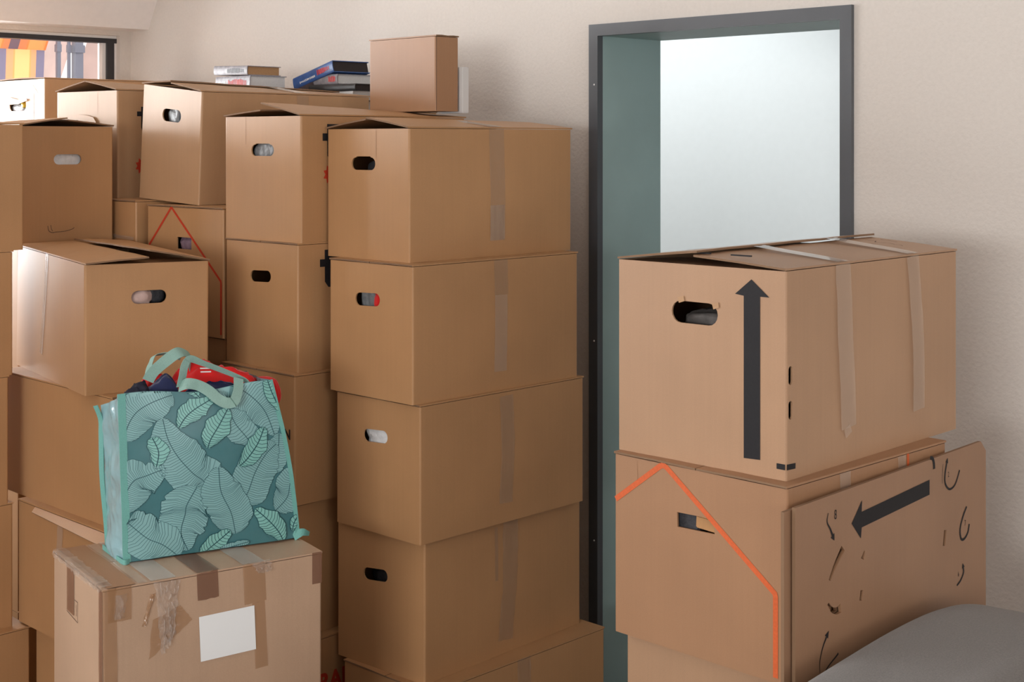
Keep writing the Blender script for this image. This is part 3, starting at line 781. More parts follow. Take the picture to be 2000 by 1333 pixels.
COV_WHT = plain('white_book_cover', (.66, .65, .64), .45, .5)
LET_RED = plain('red_lettering', (.55, .05, .05), .5, .4); LET_W = plain('white_lettering', (.72, .70, .70), .5, .4); LET_G = plain('grey_lettering', (.12, .12, .13), .5, .4)
GP = 'books lying by the wall, left pile'
zb = 1.872
book(-4.018, 2.775, zb, .205, .148, .050, COV_SIL, PAGE_W, 'grey book with red lettering on its spine, lower of the left book pair', (0, 0, 0), [(.02, .13, .010, .040, LET_RED), (.135, .19, .01, .035, LET_W)], GP)
book(-4.030, 2.772, zb+.051, .200, .135, .032, COV_GREY, PAGE_TAN, 'grey book with brown page edges, top of the left book pair', (0, radians(1.5), 0), [(.02, .12, .007, .024, LET_G)], GP)
GP2 = 'books piled by the wall behind the top boxes'
px_, py_ = -3.795, 2.955; z_ = 1.80
spec = [(.24, .19, .035, COV_BLK, PAGE_W, 'black covered book at the bottom of the right book pile'),
        (.23, .20, .030, COV_WHT, PAGE_W, 'white covered book low in the right book pile'),
        (.24, .18, .024, COV_BLK, PAGE_DARK, 'thin black book in the middle of the right book pile')]
for k, (L, D, T, c_, p_, lb) in enumerate(spec):
    book(px_+.012*k+.09, py_, z_, L, D, T, c_, p_, lb, (0, 0, radians(-2+2*k)), None, GP2); z_ += T+.0005
book(px_+.02, py_, z_, .13, .18, .034, COV_GREY, PAGE_W, 'white-edged book under the blue book', (0, 0, 0), [(.01, .05, .008, .028, LET_RED)], GP2)
z_ += .035
book(px_+.010, py_-.008, z_+.006, .225, .155, .040, COV_BLUE, PAGE_DARK, 'blue tilted book with black page edges, top of the right book pile', (0, radians(-14), 0), [(.02, .09, .012, .030, LET_RED), (.10, .19, .01, .018, LET_W)], GP2)
# white binder seen behind the small box
bd = box_obj('white_book', (-.10, 0, 0, .026, 0, .135), COV_WHT, None, .002); bd.location = (-3.05, 2.846, 1.782)
tag(bd, 'white book standing behind the small upright box', 'book')

# ---------------------------------------------------------------- flattened boxes leaning right of the stack
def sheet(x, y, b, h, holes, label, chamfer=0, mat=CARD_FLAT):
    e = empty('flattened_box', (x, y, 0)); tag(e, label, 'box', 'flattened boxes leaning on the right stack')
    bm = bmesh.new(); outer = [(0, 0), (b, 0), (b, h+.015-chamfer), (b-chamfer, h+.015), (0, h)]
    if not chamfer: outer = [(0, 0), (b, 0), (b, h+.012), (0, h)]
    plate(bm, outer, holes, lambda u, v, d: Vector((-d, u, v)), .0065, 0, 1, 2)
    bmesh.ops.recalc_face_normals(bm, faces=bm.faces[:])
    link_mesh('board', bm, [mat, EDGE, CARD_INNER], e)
    return e
def arc_slot(pts, w):
    P = curve_pts(pts, 10); L, R = [], []
    for i, p in enumerate(P):
        q0, q1 = P[max(i-1, 0)], P[min(i+1, len(P)-1)]; dx, dy = q1[0]-q0[0], q1[1]-q0[1]; l = sqrt(dx*dx+dy*dy)
        ww = w(i/(len(P)-1))/2; L.append((p[0]-dy/l*ww, p[1]+dx/l*ww)); R.append((p[0]+dy/l*ww, p[1]-dx/l*ww))
    return L+R[::-1]
OF = .022
def sh(pts): return [(u+OF, z) for u, z in pts]
slots = [arc_slot(sh([(.129, .973), (.112, .957), (.098, .942), (.085, .925)]), lambda t: .015-.009*t),
         arc_slot(sh([(.080, .885), (.092, .872), (.108, .866), (.122, .868)]), lambda t: .005+.012*t),
         arc_slot(sh([(.201, .954), (.194, .940)]), lambda t: .003+.009*t), arc_slot(sh([(.192, .884), (.188, .866)]), lambda t: .010),
         arc_slot(sh([(.4995, .934), (.4940, .904)]), lambda t: .010)]
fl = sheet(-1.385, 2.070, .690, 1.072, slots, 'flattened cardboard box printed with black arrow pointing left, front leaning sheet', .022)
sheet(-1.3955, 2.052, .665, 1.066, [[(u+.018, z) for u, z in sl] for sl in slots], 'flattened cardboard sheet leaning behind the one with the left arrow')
def fprint(pts, w=None, name='printed_arrow', taper=0, mat=BLACKINK):
    bm = bmesh.new(); f = lambda u, z: Vector((.0007, u, z))
    if w is None:
        concave(bm, pts, f)
    else: ribbon2d(bm, pts, w, f, taper)
    return link_mesh(name, bm, mat, fl)
fprint(sh([(.4361, 1.0440), (.4361, 1.0150), (.1900, .9985), (.1872, .9790), (.1560, 1.0120), (.1910, 1.0480), (.1900, 1.0270)]))
def small_arrow(ctrl, w, head, taper=.7):
    P = curve_pts(sh(ctrl), 20); fprint(P, w, 'printed_small_arrow', taper)
    a, b = P[-2], P[-1]; dx, dy = b[0]-a[0], b[1]-a[1]; l = sqrt(dx*dx+dy*dy); dx, dy = dx/l, dy/l
    fprint([(b[0]+dx*head, b[1]+dy*head), (b[0]-dy*head*.55, b[1]+dx*head*.55), (b[0]+dy*head*.55, b[1]-dx*head*.55)], None, 'printed_small_arrow')
small_arrow([(.080, 1.045), (.0762, 1.030), (.086, 1.016), (.0935, 1.003)], .0050, .012)
small_arrow([(.053, .770), (.053, .790), (.062, .812), (.074, .828)], .0040, .012)
small_arrow([(.556, 1.043), (.538, 1.018), (.515, 1.012), (.498, 1.026), (.497, 1.045), (.504, 1.066)], .0050, .010, .2)
small_arrow([(.545, .815), (.560, .822), (.572, .835), (.571, .845)], .0050, .010, .2)
fprint(curve_pts(sh([(.585, .965), (.570, .948), (.558, .925), (.562, .905), (.575, .902), (.590, .912), (.596, .928)]), 24), .0050, 'printed_curve')
fprint(curve_pts(sh([(.438, 1.086), (.448, 1.083), (.453, 1.073), (.454, 1.062)]), 10), .0075, 'printed_curve')
fprint(sh([(.489, 1.066), (.487, 1.046), (.486, 1.028)]), .001, 'printed_line')
fprint(curve_pts(sh([(.058, .760), (.080, .775), (.105, .786), (.112, .790)]), 12), .0045, 'printed_curve', .6)
def ftext(txt, u, z, size):
    c = bpy.data.curves.new('t', 'FONT'); c.body = txt; c.size = size
    to = bpy.data.objects.new('t', c); COL.objects.link(to); bpy.context.view_layer.update()
    me = bpy.data.meshes.new_from_object(to); bpy.data.objects.remove(to)
    for v in me.vertices: v.co = Vector((.0008, u+OF+v.co.x*.7, z+v.co.y))
    me.materials.clear(); me.materials.append(BLACKINK)
    o = bpy.data.objects.new('printed_number', me); COL.objects.link(o); o.parent = fl
ftext('8', .099, 1.030, .024); ftext('2', .508, 1.037, .015); ftext('7', .576, .928, .016); ftext('6', .549, .832, .013)

# ---------------------------------------------------------------- sofa
def pad(name, cx, cy, cz, sx, sy, sz, ex, ez, parent, mat=SOFAM, sag=0):
    bm = bmesh.new(); nu, nv = 64, 32; g = []
    sg = lambda v, p: math.copysign(abs(v)**p, v)
    for j in range(nv+1):
        ph = -pi/2+pi*j/nv; row = []
        for i in range(nu):
            th = 2*pi*i/nu
            x = sg(cos(ph), ez)*sg(cos(th), ex); y = sg(cos(ph), ez)*sg(sin(th), ex); z = sg(sin(ph), ez)
            k = 1+.01*noise.noise(Vector((x*3, y*3, z*3+cx)))
            row.append(bm.verts.new((x*sx/2*k, y*sy/2*k, z*sz/2*k)))
        g.append(row)
    for j in range(nv):
        for i in range(nu):
            bm.faces.new((g[j][i], g[j][(i+1) % nu], g[j+1][(i+1) % nu], g[j+1][i]))
    bmesh.ops.remove_doubles(bm, verts=bm.verts[:], dist=1e-5); bmesh.ops.recalc_face_normals(bm, faces=bm.faces[:])
    o = link_mesh(name, bm, mat, parent, smooth=True); o.location = (cx, cy, cz); return o
sf = empty('sofa', (-.95, 1.85, 0)); tag(sf, 'dark grey fabric sofa with rounded back, cut off at the bottom right corner', 'sofa')
pad('backrest', -.245, -.04, .395, .36, 1.78, .80, .30, .34, sf).rotation_euler.x = .085
pad('seat_cushion', .22, -.03, .36, .72, 1.60, .20, .25, .35, sf)
pad('base', .12, -.03, .19, .85, 1.75, .20, .2, .3, sf)
for x in (-.2, .5):
    for y in (-.75, .70):
        box_obj('leg', (x-.025, x+.025, y-.025, y+.025, 0, .11), BLACKINK, sf)

# ---------------------------------------------------------------- teal leaf bag
bag = empty('shopping_bag', (-2.807, 1.609, .778)); tag(bag, 'large teal shopping bag printed with leaves, full of clothes, on the taped parcel', 'bag')
OB = Vector((-2.807, 1.609, .778))
BLp, BRp = Vector((-2.807, 1.609, .778)), Vector((-2.700, 1.998, .778))
TLp, TRp = Vector((-2.815, 1.601, 1.147)), Vector((-2.712, 1.928, 1.150))
nB = Vector((.967, -.257, 0))
def face_pt(s, t, d=0):
    L = BLp.lerp(TLp, t); R = BRp.lerp(TRp, t)
    p = L.lerp(R, s)
    e = (R-L).normalized()
    p += e*(.010*sin(pi*t)*s) + Vector((0, 0, 1))*(-.006*sin(pi*s)*t)
    if t > .85: p.z += (t-.85)/.15*.004*sin(s*9)
    q = max(0, min(1, s)); w = max(0, min(1, t))
    bulge = .016*sin(pi*q)*sin(pi*w)**.8 + .0025*noise.noise(Vector((s*5, t*5, 2))) + .0015*sin(s*17+t*6)*(1-t)
    return p + nB*(bulge+d) - OB
def uvinv(x, y):
    A, B_, C, D = (197, 318), (987, 256), (1140, 1108), (207, 1285)   # TL TR BR BL in pattern units
    s = t = .5
    for _ in range(12):
        def f(s, t): 
            lx = D[0]+(A[0]-D[0])*t; ly = D[1]+(A[1]-D[1])*t; rx = C[0]+(B_[0]-C[0])*t; ry = C[1]+(B_[1]-C[1])*t
            return lx+(rx-lx)*s-x, ly+(ry-ly)*s-y
        fx, fy = f(s, t); h = 1e-4; ax, ay = f(s+h, t); bx_, by = f(s, t+h)
        a, b, c, d_ = (ax-fx)/h, (bx_-fx)/h, (ay-fy)/h, (by-fy)/h; det = a*d_-b*c
        s -= (d_*fx-b*fy)/det; t -= (-c*fx+a*fy)/det
    return s, t
bm = bmesh.new(); n = 60; g = []
for j in range(n+1): g.append([bm.verts.new(face_pt(i/n, j/n)) for i in range(n+1)])
for j in range(n):
    for i in range(n): bm.faces.new((g[j][i], g[j][i+1], g[j+1][i+1], g[j+1][i]))
def lf(x, y, d):
    s, t = uvinv(x, y); s = min(max(s, .004), .998); t = min(max(t, .004), .998)
    return face_pt(s, t, d)
def inside_face(x, y):
    s, t = uvinv(x, y); return .0 < s < 1.0 and .0 < t < 1.0
LAY = [0]
def leaf(mid, hw, kind, notch=0, seed=0, asym=1.0):
    """mid: midrib control points from tip to base in pattern units; kind 0 broad dense, 1 bold"""
    LAY[0] += 1; d = .0004+.00015*LAY[0]; rr = random.Random(seed+17)
    M = curve_pts(mid, 30); m = len(M)
    tot = sum(sqrt((a[0]-b[0])**2+(a[1]-b[1])**2) for a, b in zip(M, M[1:]))
    nr = []
    for i in range(m):
        p, q = M[max(i-1, 0)], M[min(i+1, m-1)]; dx, dy = q[0]-p[0], q[1]-p[1]; l = sqrt(dx*dx+dy*dy) or 1
        nr.append(((dx/l, dy/l), (-dy/l, dx/l)))
    def width(t): 
        if kind: return hw*min(1, (t/.45+.02)**.70)*max(0, min(1, (1.02-t)/.40))**.55
        return hw*1.02*min(1, (t/.42+.02)**.72)*max(0, min(1, (1.03-t)/.22))**.5
    def rib(i): return M[i], nr[i]
    def edge(t, side, k=1.0):
        """point on the leaf outline reached by the vein starting at parameter t"""
        i = min(m-1, t*(m-1)); i0 = int(i); f = i-i0; i1 = min(i0+1, m-1)
        p = (M[i0][0]*(1-f)+M[i1][0]*f, M[i0][1]*(1-f)+M[i1][1]*f)
        tg, nn = nr[i0]
        w_ = width(t)*k*(asym if side > 0 else 1)
        sweep = .55 if kind else .28     # veins point towards the tip
        return p, (p[0]+nn[0]*side*w_-tg[0]*w_*sweep, p[1]+nn[1]*side*w_-tg[1]*w_*sweep), tg, nn
    step = (16 if kind else 10.5); nv = max(6, int(tot/step)); lw = 3.3 if kind else 2.3
    for side in (1, -1):
        ks = [1.0+(rr.uniform(-.04, .03) if not kind else 0) for _ in range(nv+1)]
        # broad leaves have splits in the blade, bold ones scalloped steps
        if not kind:
            for _ in range(3):
                c = rr.randrange(3, nv-2) if nv > 6 else 3
                ks[c] -= .13
        else:
            c = 0
            for i in range(nv+1):
                c += 1
                if c > 3+rr.random()*2: c = 0
                ks[i] = .86+.05*c
        E_ = []
        for i in range(nv+1):
            t = i/nv; p, e, tg, nn = edge(t, side, ks[i]); E_.append((p, e, tg, nn))
        for (p, e, _, _), (p2, e2, _, _) in zip(E_, E_[1:]):
            pm, pm2 = [((a[0]+b[0])/2, (a[1]+b[1])/2) for a, b in ((p, e), (p2, e2))]
            cur = lambda P0, P1, tg: ((P0[0]+P1[0])/2+tg[0]*4, (P0[1]+P1[1])/2+tg[1]*4)
            if inside_face(*pm) or inside_face(*p) or inside_face(*e):
                K = 5; la = [bm.verts.new(lf(p[0]+(e[0]-p[0])*k/K, p[1]+(e[1]-p[1])*k/K, d)) for k in range(K+1)]
                lb = [bm.verts.new(lf(p2[0]+(e2[0]-p2[0])*k/K, p2[1]+(e2[1]-p2[1])*k/K, d)) for k in range(K+1)]
                for k in range(K):
                    f = bm.faces.new((la[k], la[k+1], lb[k+1], lb[k])); f.material_index = 1+kind
        # outline
        for (p, e, _, _), (p2, e2, _, _) in zip(E_, E_[1:]):
            if inside_face(*e) and inside_face(*e2): ribbon2d(bm, [e, e2], lw*.85, lambda u, v: lf(u, v, d+.00012), mi=3)
        for (p, e, tg, nn) in E_[1:-1]:
            if not (inside_face(*p) or inside_face(*e)): continue
            b_ = .12*sqrt((e[0]-p[0])**2+(e[1]-p[1])**2)
            mid_ = ((p[0]+e[0])/2+tg[0]*b_, (p[1]+e[1])/2+tg[1]*b_)
            P = [p, (p[0]*.45+mid_[0]*.55, p[1]*.45+mid_[1]*.55), mid_, (e[0]*.5+mid_[0]*.5, e[1]*.5+mid_[1]*.5), e]
            P = [q for q in P if inside_face(*q)]
            if len(P) > 1: ribbon2d(bm, P, lw*.8, lambda u, v: lf(u, v, d+.00012), mi=3)
    P = [q for q in M if inside_face(*q)]
    if len(P) > 1: ribbon2d(bm, P, lw*1.6, lambda u, v: lf(u, v, d+.00013), mi=3)
leaf([(700, 275), (770, 275), (838, 310), (912, 377), (951, 443), (985, 549)][::-1], 118, 0, seed=1)
leaf([(745, 405), (760, 440), (783, 490), (834, 560), (850, 600)], 80, 0, seed=2)
leaf([(462, 318), (420, 335), (332, 380), (274, 427), (235, 500), (215, 590)], 100, 0, seed=3)
leaf([(540, 258), (575, 290), (605, 325)], 30, 1, seed=32)
leaf([(1120, 700), (1076, 797), (1060, 888), (996, 961)], 82, 0, seed=4)
leaf([(1010, 540), (1000, 640), (960, 760)], 62, 0, seed=41)
leaf([(994, 596), (932, 654), (873, 748), (835, 860), (800, 930)], 108, 0, seed=5)
leaf([(413, 728), (320, 778), (256, 815), (215, 900), (195, 1000)], 108, 0, seed=6)
leaf([(405, 450), (425, 560), (470, 660), (545, 755), (600, 800), (622, 865)], 128, 0, seed=7)
leaf([(566, 830), (516, 934), (507, 993), (490, 1100), (530, 1200)][::-1], 120, 0, seed=8)
leaf([(676, 719), (690, 856), (749, 979), (781, 1098)], 112, 0, seed=9)
leaf([(225, 1055), (233, 1062), (320, 1139), (402, 1176), (489, 1244)], 122, 0, seed=10)
leaf([(350, 560), (378, 640), (365, 725)], 55, 1, seed=11)
leaf([(680, 322), (580, 385), (520, 440), (482, 500)], 62, 1, seed=12)
leaf([(742, 395), (690, 480), (640, 560), (622, 612)], 66, 1, seed=13)
leaf([(928, 505), (890, 590), (830, 670), (785, 712)], 58, 1, seed=14)
leaf([(965, 250), (985, 320), (1030, 430)], 42, 1, seed=15)
leaf([(880, 955), (960, 1020), (1020, 1080), (1055, 1135)], 66, 1, seed=16)
leaf([(750, 1080), (690, 1140), (630, 1200), (600, 1240)], 56, 1, seed=17)
leaf([(1128, 980), (1105, 1030), (1100, 1075)], 26, 1, seed=18)
leaf([(860, 1140), (790, 1165), (700, 1200)], 24, 0, seed=19)
link_mesh('front_panel', bm, [BAG_BG, LEAF_A, LEAF_B, LEAF_LINE], bag, smooth=True)
# back panel, gussets, bottom
DEP = .135
def back_pt(s, t):
    p = face_pt(s, t)+OB
    q = BLp.lerp(TLp, t).lerp(BRp.lerp(TRp, t), s)
    q = q - nB*(DEP+.025*t) ; q.z -= .050*t*(1-s)+.0*s
    return q-OB
bm = bmesh.new(); g = []
for j in range(13): g.append([bm.verts.new(back_pt(i/12, j/12)) for i in range(13)])
for j in range(12):
    for i in range(12): bm.faces.new((g[j][i], g[j][i+1], g[j+1][i+1], g[j+1][i]))
link_mesh('back_panel', bm, BAG_BG, bag, smooth=True)
def gusset(s, sgn, seed):
    bm = bmesh.new(); g = []; nu, nv = 22, 44
    for j in range(nv+1):
        t = j/nv; a = face_pt(s, t); b = back_pt(s, t); e = (face_pt(1, t)-face_pt(0, t)).normalized(); row = []
        for i in range(nu+1):
            q = i/nu; p = a.lerp(b, q)
            fold = .012*t*sin(pi*q)                       # the side folds inwards towards the top
            wr = .011*noise.noise(Vector((q*2.2+t*2.5, t*6.5, seed)))+.007*abs(noise.noise(Vector((q*5-t*7, t*9, seed+4))))
            p = p + e*sgn*(-fold+wr*sin(pi*q)**.5+.010*sin(pi*q)*(1-t))
            row.append(bm.verts.new(p))
        g.append(row)
    for j in range(nv):
        for i in range(nu): bm.faces.new((g[j][i], g[j][i+1], g[j+1][i+1], g[j+1][i]))
    return link_mesh('side_panel', bm, BAG_SIDE, bag, smooth=True)
gusset(0, -1, 2); gusset(1, 1, 6)
bm = bmesh.new(); c = [face_pt(0, 0), face_pt(1, 0), back_pt(1, 0), back_pt(0, 0)]
bm.faces.new([bm.verts.new(p+Vector((0, 0, -.001))) for p in c]); link_mesh('bottom_panel', bm, BAG_BG, bag)
def ribbon3d(name, pts, ups, w, mat, parent, t=.0012, origin=OB, wfn=None):
    P = [Vector(p)-origin for p in curve_pts(pts, len(pts)*8)]; U = [Vector(u) for u in curve_pts(ups, len(pts)*8)]
    bm = bmesh.new(); prev = None
    for i, p in enumerate(P):
        tg = (P[min(i+1, len(P)-1)]-P[max(i-1, 0)]).normalized(); u = U[i].normalized(); u = (u-tg*u.dot(tg)).normalized(); nn = tg.cross(u)
        ww = w*(wfn(i/(len(P)-1)) if wfn else 1)
        vs = [bm.verts.new(p+u*ww/2*a+nn*t*b) for a, b in ((-1, -.5), (1, -.5), (1, .5), (-1, .5))]
        if prev:
            for k in range(4): bm.faces.new((prev[k], prev[(k+1) % 4], vs[(k+1) % 4], vs[k]))
        else: bm.faces.new(vs)
        prev = vs
    bm.faces.new(prev[::-1]); bmesh.ops.recalc_face_normals(bm, faces=bm.faces[:])
    return link_mesh(name, bm, mat, parent, smooth=False)
e_ = Vector((.257, .967, 0))
# binding tape along the seams
ins = [face_pt(.012, t/10, .0015)+OB for t in range(11)]
ribbon3d('binding', ins, [e_]*11, .017, BAG_TRIM, bag, .002)
ribbon3d('binding', [face_pt(.996, t/10, .0015)+OB for t in range(11)], [e_]*11, .010, BAG_TRIM, bag, .002)
bk_ = [back_pt(0, t/10)+OB-e_*(.002+.004*sin(pi*t/10)**3+(.010 if t == 10 else 0)) for t in range(11)]
ribbon3d('binding', bk_, [-nB*1.0+e_*(-.6)]*11, .014, BAG_TRIM, bag, .002)
ribbon3d('binding', [back_pt(0, 0)+OB+Vector((-.004, -.012, .003)), (face_pt(0, 0)*.5+back_pt(0, 0)*.5)+OB+Vector((.002, -.010, .003)), face_pt(0, 0)+OB+Vector((.004, -.006, .003)), face_pt(.02, 0)+OB+Vector((.004, 0, .003))], [Vector((0, 0, 1))]*4, .011, BAG_TRIM, bag, .002)
ribbon3d('binding', [face_pt(.97, .012)+OB, BRp+e_*.006+nB*.004+Vector((0, 0, .012)), BRp+e_*.018+Vector((0, 0, .008)), BRp+e_*.030-nB*.01+Vector((0, 0, .002))], [Vector((0, .2, 1))]*4, .022, BAG_TRIM, bag, .002, wfn=lambda t: 1-.6*t)
# handles
ribbon3d('handle', [(-2.783, 1.731, 1.149), (-2.760, 1.738, 1.160), (-2.750, 1.761, 1.154), (-2.739, 1.781, 1.140), (-2.730, 1.798, 1.122), (-2.721, 1.815, 1.112), (-2.716, 1.832, 1.115), (-2.722, 1.846, 1.138), (-2.735, 1.856, 1.161)],
         [(0, .5, .9), (0, .2, 1), (.2, 0, 1), (.1, .5, .8), (0, .6, .8), (0, .1, 1), (.1, .9, .3), (0, 1, .05), (0, 1, 0)], .024, STRAP, bag)
ribbon3d('handle', [(-2.783, 1.735, 1.150), (-2.778, 1.737, 1.175), (-2.773, 1.740, 1.200), (-2.768, 1.750, 1.213), (-2.765, 1.779, 1.201), (-2.755, 1.830, 1.178), (-2.742, 1.873, 1.156), (-2.738, 1.884, 1.146)],
         [(0, 1, 0), (0, 1, .2), (.2, 1, .2), (.3, .2, .9), (.6, 0, .9), (.6, 0, .8), (.6, 0, .8), (.6, 0, .8)], .022, STRAP, bag, wfn=lambda t: 1-.55*t)
ribbon3d('handle', [(-2.838, 1.685, 1.163), (-2.827, 1.692, 1.183), (-2.812, 1.708, 1.203), (-2.804, 1.735, 1.222), (-2.812, 1.760, 1.222), (-2.830, 1.785, 1.204), (-2.845, 1.800, 1.180)],
         [(.3, .8, -.5), (.3, .8, -.6), (.3, .7, -.8), (.5, .3, -.8), (.6, .1, -.6), (.6, -.6, -.4), (.6, -.6, -.4)], .026, STRAP, bag)
ribbon3d('handle', [(-2.874, 1.706, 1.165), (-2.882, 1.714, 1.184), (-2.889, 1.724, 1.197), (-2.896, 1.735, 1.207), (-2.893, 1.748, 1.210), (-2.880, 1.765, 1.210), (-2.864, 1.785, 1.200)],
         [(.8, .2, .1), (.8, .1, .2), (.8, 0, .3), (.8, 0, .3), (.8, 0, .3), (.8, 0, .3), (.8, 0, .3)], .020, STRAP, bag)

# clothes in the bag
def garment(name, pts, r0, r1, mat, label, seed, sub=8, amp=.3, flat=.7):
    """rumpled roll of cloth along a path"""
    P = [Vector(p) for p in curve_pts(pts, len(pts)*sub)]; bm = bmesh.new(); rings = []; nr_ = 20
    for i, p in enumerate(P):
        t = i/(len(P)-1); tg = (P[min(i+1, len(P)-1)]-P[max(i-1, 0)]).normalized()
        s_ = tg.cross(Vector((0, 0, 1))).normalized(); u_ = s_.cross(tg)
        cap = sin(pi*min(1, max(0, .06+t*.88)))**.35
        row = []
        for k in range(nr_):
            a = 2*pi*k/nr_; kk = 1+amp*noise.noise(Vector((cos(a)*1.3+seed, sin(a)*1.3, t*len(pts)*1.6)))+.12*sin(a*5+t*9+seed)
            row.append(bm.verts.new(p+(s_*cos(a)*r0+u_*sin(a)*r1)*cap*kk))
        rings.append(row)
    for a, b in zip(rings, rings[1:]):
        for k in range(nr_): bm.faces.new((a[k], a[(k+1) % nr_], b[(k+1) % nr_], b[k]))
    bm.faces.new(rings[0]); bm.faces.new(rings[-1][::-1]); bmesh.ops.recalc_face_normals(bm, faces=bm.faces[:])
    o = link_mesh(name, bm, mat, None, smooth=True); tag(o, label, 'clothing', 'clothes stuffed in the teal bag'); return o
def mound(name, s0, s1, q0, q1, hf, mat, label, seed, base=-.05, fold=.012):
    """rumpled cloth filling part of the bag opening: s along the bag, q from front panel to back"""
    bm = bmesh.new(); ns, nq = 56, 26; top, bot = [], []
    for i in range(ns+1):
        u = i/ns; s_ = s0+(s1-s0)*u; rt, rb = [], []
        for k in range(nq+1):
            v = k/nq; q = q0+(q1-q0)*v
            f = face_pt(s_, 1)+OB; b = back_pt(s_, 1)+OB; p = f.lerp(b, q); p.z = f.z+(b.z-f.z)*q
            env = (sin(pi*min(max(v, 0), 1))**.4)*(sin(pi*min(max(u*.96+.02, 0), 1))**.3)
            fx = noise.noise(Vector((u*2.6+seed*5, v*5.0+u*2.0, seed)))
            rid = (1-abs(2*noise.noise(Vector((u*3.3+v*2.2+seed, v*2.6-u*1.4, seed+9)))))**3
            h = hf(u)*env*(1+.25*fx)+fold*(rid-.4)*env
            rt.append(bm.verts.new(Vector((p.x, p.y, p.z+base*(1-env)+h))+nB*.010*fx)); rb.append(bm.verts.new((p.x, p.y, p.z+base-.01)))
        top.append(rt); bot.append(rb)
    for L in (top, bot):
        for i in range(ns):
            for k in range(nq): bm.faces.new((L[i][k], L[i][k+1], L[i+1][k+1], L[i+1][k]))
    loop = [(i, 0) for i in range(ns)]+[(ns, k) for k in range(nq)]+[(ns-i, nq) for i in range(ns)]+[(0, nq-k) for k in range(nq)]
    for (a, b), (c, d_) in zip(loop, loop[1:]+loop[:1]): bm.faces.new((top[a][b], top[c][d_], bot[c][d_], bot[a][b]))
    bmesh.ops.recalc_face_normals(bm, faces=bm.faces[:])
    o = link_mesh(name, bm, mat, None, smooth=True); tag(o, label, 'clothing', 'clothes stuffed in the teal bag'); return o
def prof(*pts):
    def f(u):
        for (a, x), (b, y) in zip(pts, pts[1:]):
            if u <= b: 
                t = (u-a)/(b-a); t = t*t*(3-2*t); return x+(y-x)*t
        return pts[-1][1]
    return f
rs = mound('red_shirt', .36, .985, .22, .92, prof((0, .045), (.2, .060), (.42, .058), (.62, .036), (.8, .026), (.93, .030), (1, .012)), REDC, 'bright red shirt bulging from the right half of the teal bag', 1)
mound('red_garment', .16, .42, .55, .95, prof((0, .01), (.5, .045), (1, .055)), REDC, 'dark red garment showing under the left handle loop', 3)
mound('navy_shirt', .17, .44, .20, .60, prof((0, .004), (.4, .025), (.75, .048), (1, .03)), NAVYC, 'navy blue shirt folded in the middle of the bag opening', 4, fold=.006)
mound('navy_sweater', .42, .86, .16, .36, prof((0, .018), (.3, .014), (1, .004)), NAVYC, 'navy sweater edge under the red shirt', 5, fold=.005)
mound('jeans', .05, .28, .12, .96, prof((0, .008), (.35, .018), (.7, .034), (1, .012)), DENIM, 'dark jeans stuffed in the left end of the bag', 6, fold=.008)
garment('red_sleeve', [(-2.80, 1.940, 1.135), (-2.785, 1.975, 1.128), (-2.782, 1.988, 1.105), (-2.782, 1.992, 1.080)], .012, .016, REDC, 'red sleeve hanging beside the right edge of the teal bag', 2, amp=.1)
def shirt_print(pts, w):
    """white printed strokes lying on the front of the red shirt"""
    bpy.context.view_layer.update(); bm = bmesh.new(); row = []
    for x, y, z in pts:
        o = Vector((x, y, z)); ok, loc, nn, _ = rs.ray_cast(o+nB*.25, -nB)
        for dz in (-w/2, w/2):
            ok2, l2, n2, _ = rs.ray_cast(o+nB*.25+Vector((0, 0, dz)), -nB)
            row.append(bm.verts.new((l2+nB*.0012) if ok2 else (o+Vector((0, 0, dz)))))
    for k in range(0, len(row)-2, 2): bm.faces.new((row[k], row[k+1], row[k+3], row[k+2]))
    link_mesh('white_print', bm, LET_W, rs)
for dz in (0, .0075):
    shirt_print([(-2.79+.0027*k, 1.800+.01*k*.5, 1.172+dz) for k in range(5)], .0028)

# ---------------------------------------------------------------- outside the window
def awning_mat(name, freq, phase):
    AWN, nt2, b2 = new_mat(name)
    v2 = coords(nt2, (1, 1, 1)); sx = N(nt2, 'ShaderNodeSeparateXYZ'); nt2.links.new(v2, sx.inputs[0])
    fr = math_(nt2, 'FRACT', math_(nt2, 'ADD', math_(nt2, 'MULTIPLY', sx.outputs[1], freq), phase))
    rp = N(nt2, 'ShaderNodeValToRGB'); rp.color_ramp.interpolation = 'CONSTANT'; els = rp.color_ramp.elements
    els[0].position = 0; els[0].color = (.24, .21, .30, 1); els[1].position = .22; els[1].color = (.95, .40, .20, 1)
    for p_, c_ in ((.36, (.93, .42, .14)), (.40, (.98, .60, .24)), (.78, (.93, .42, .14)), (.82, (.95, .40, .20))):
        e3 = els.new(p_); e3.color = (*c_, 1)
    nt2.links.new(fr, rp.inputs[0]); nt2.links.new(rp.outputs[0], b2.inputs['Base Color']); b2.inputs['Roughness'].default_value = .8
    tr = N(nt2, 'ShaderNodeBsdfTranslucent'); nt2.links.new(rp.outputs[0], tr.inputs[0]); ms = N(nt2, 'ShaderNodeMixShader'); ms.inputs[0].default_value = .55
    nt2.links.new(b2.outputs[0], ms.inputs[1]); nt2.links.new(tr.outputs[0], ms.inputs[2]); nt2.links.new(ms.outputs[0], nt2.nodes['Material Output'].inputs[0])
    return AWN
AWN = awning_mat('striped_awning', -4.65, 0)
AWN2 = awning_mat('wide_striped_awning', -4.2, .35)
aw = empty('awning', (-7.1, 3.595, 1.58)); tag(aw, 'orange and grey striped awning hanging outside the window', 'awning')
bm = bmesh.new(); g = []
for j in range(9):
    z = j/8; g.append([bm.verts.new((.02*sin(i*.9)-.04*(1-z), -1.95+i*.1147, .55*z+.05)) for i in range(18)])
for j in range(8):
    for i in range(17): bm.faces.new((g[j][i], g[j][i+1], g[j+1][i+1], g[j+1][i]))
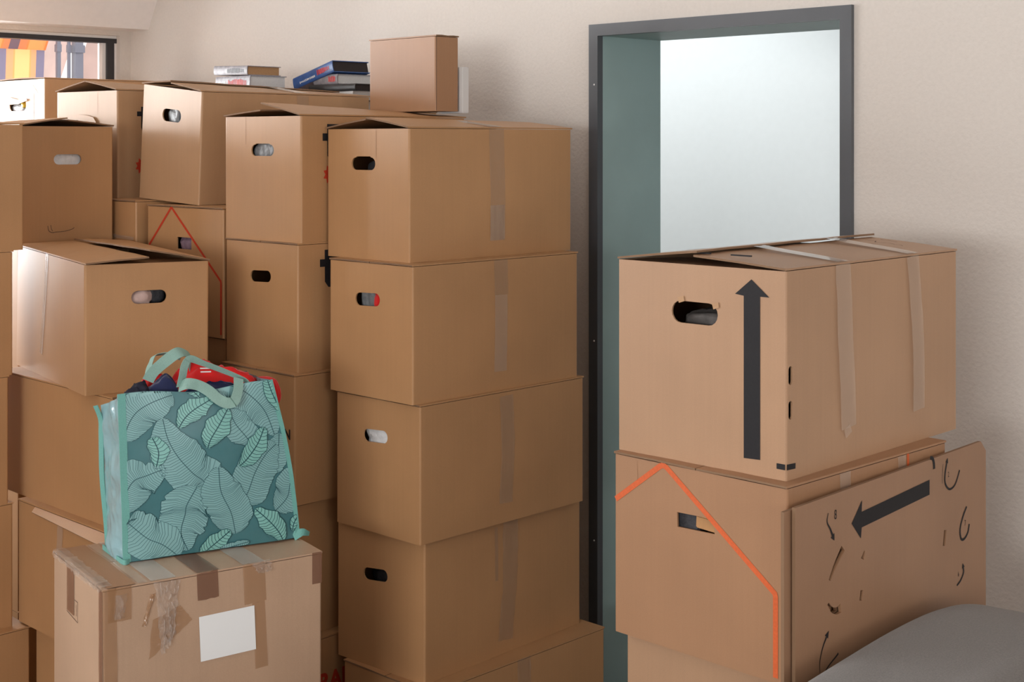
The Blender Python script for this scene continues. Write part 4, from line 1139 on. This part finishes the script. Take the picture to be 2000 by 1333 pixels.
link_mesh('fabric', bm, AWN, aw, smooth=True)
bm = bmesh.new(); pr = [(.02, .60), (.10, .72), (.10, .86), (.04, .96), (-.05, .96), (-.09, .80), (-.04, .64)]
A = [bm.verts.new((x, -1.95, z)) for x, z in pr]; Bv = [bm.verts.new((x, .0, z)) for x, z in pr]
for i in range(7): bm.faces.new((A[i], A[(i+1) % 7], Bv[(i+1) % 7], Bv[i]))
bm.faces.new(A); bm.faces.new(Bv[::-1]); link_mesh('rolled_fabric', bm, AWN2, aw)
METAL = plain('grey_metal', (.16, .16, .20), .5, .5)
for k, (x, y, w_) in enumerate([(-7.0, 3.625, .010), (-7.0, 3.685, .007), (-7.0, 3.735, .022)]):
    po = empty('awning_post', (x, y, 0))
    tag(po, ['slim grey awning post next to the striped fabric', 'thin dark rod between the two awning posts', 'wider grey post next to the brown roof outside'][k], 'post')
    box_obj('shaft', (-w_, w_, -w_, w_, 0, 2.35), METAL, po); box_obj('bracket', (-w_*1.6, w_*1.3, -w_*1.3, w_*1.3, 2.17, 2.21), METAL, po)
BROWN = plain('brown_render', (.46, .32, .28), .9, .2, 5, .12)
hb = empty('neighbour_house', (-8.6, 5.0, 0)); tag(hb, 'brown neighbouring house gable seen through the window', 'house')
bm = bmesh.new(); pr = [(-.95, 0), (2.6, 0), (2.6, 2.9), (-.18, 2.9), (-.45, 2.12), (-.80, 1.1)]
A = [bm.verts.new((0, y, z)) for y, z in pr]; Bv = [bm.verts.new((-2.5, y, z)) for y, z in pr]
for i in range(len(pr)): bm.faces.new((A[i], A[(i+1) % len(pr)], Bv[(i+1) % len(pr)], Bv[i]))
bm.faces.new(A); bm.faces.new(Bv[::-1]); bmesh.ops.recalc_face_normals(bm, faces=bm.faces[:]); link_mesh('gable_wall', bm, BROWN, hb)
bm = bmesh.new()
for (y0, z0), (y1, z1) in zip(pr[3:], pr[4:]+[pr[0]]):
    vs = [bm.verts.new((x, y-dy, z)) for x, y, z, dy in ((.05, y0, z0, 0), (.05, y0, z0, .10), (.05, y1, z1, .10), (.05, y1, z1, 0))]; bm.faces.new(vs)
link_mesh('verge_board', bm, WHITE, hb)
struct(box_obj('trim_1', (-20, XL-.36, -12, 14, -.2, -.1), plain('terrace_paving', (.42, .40, .38), .8)))
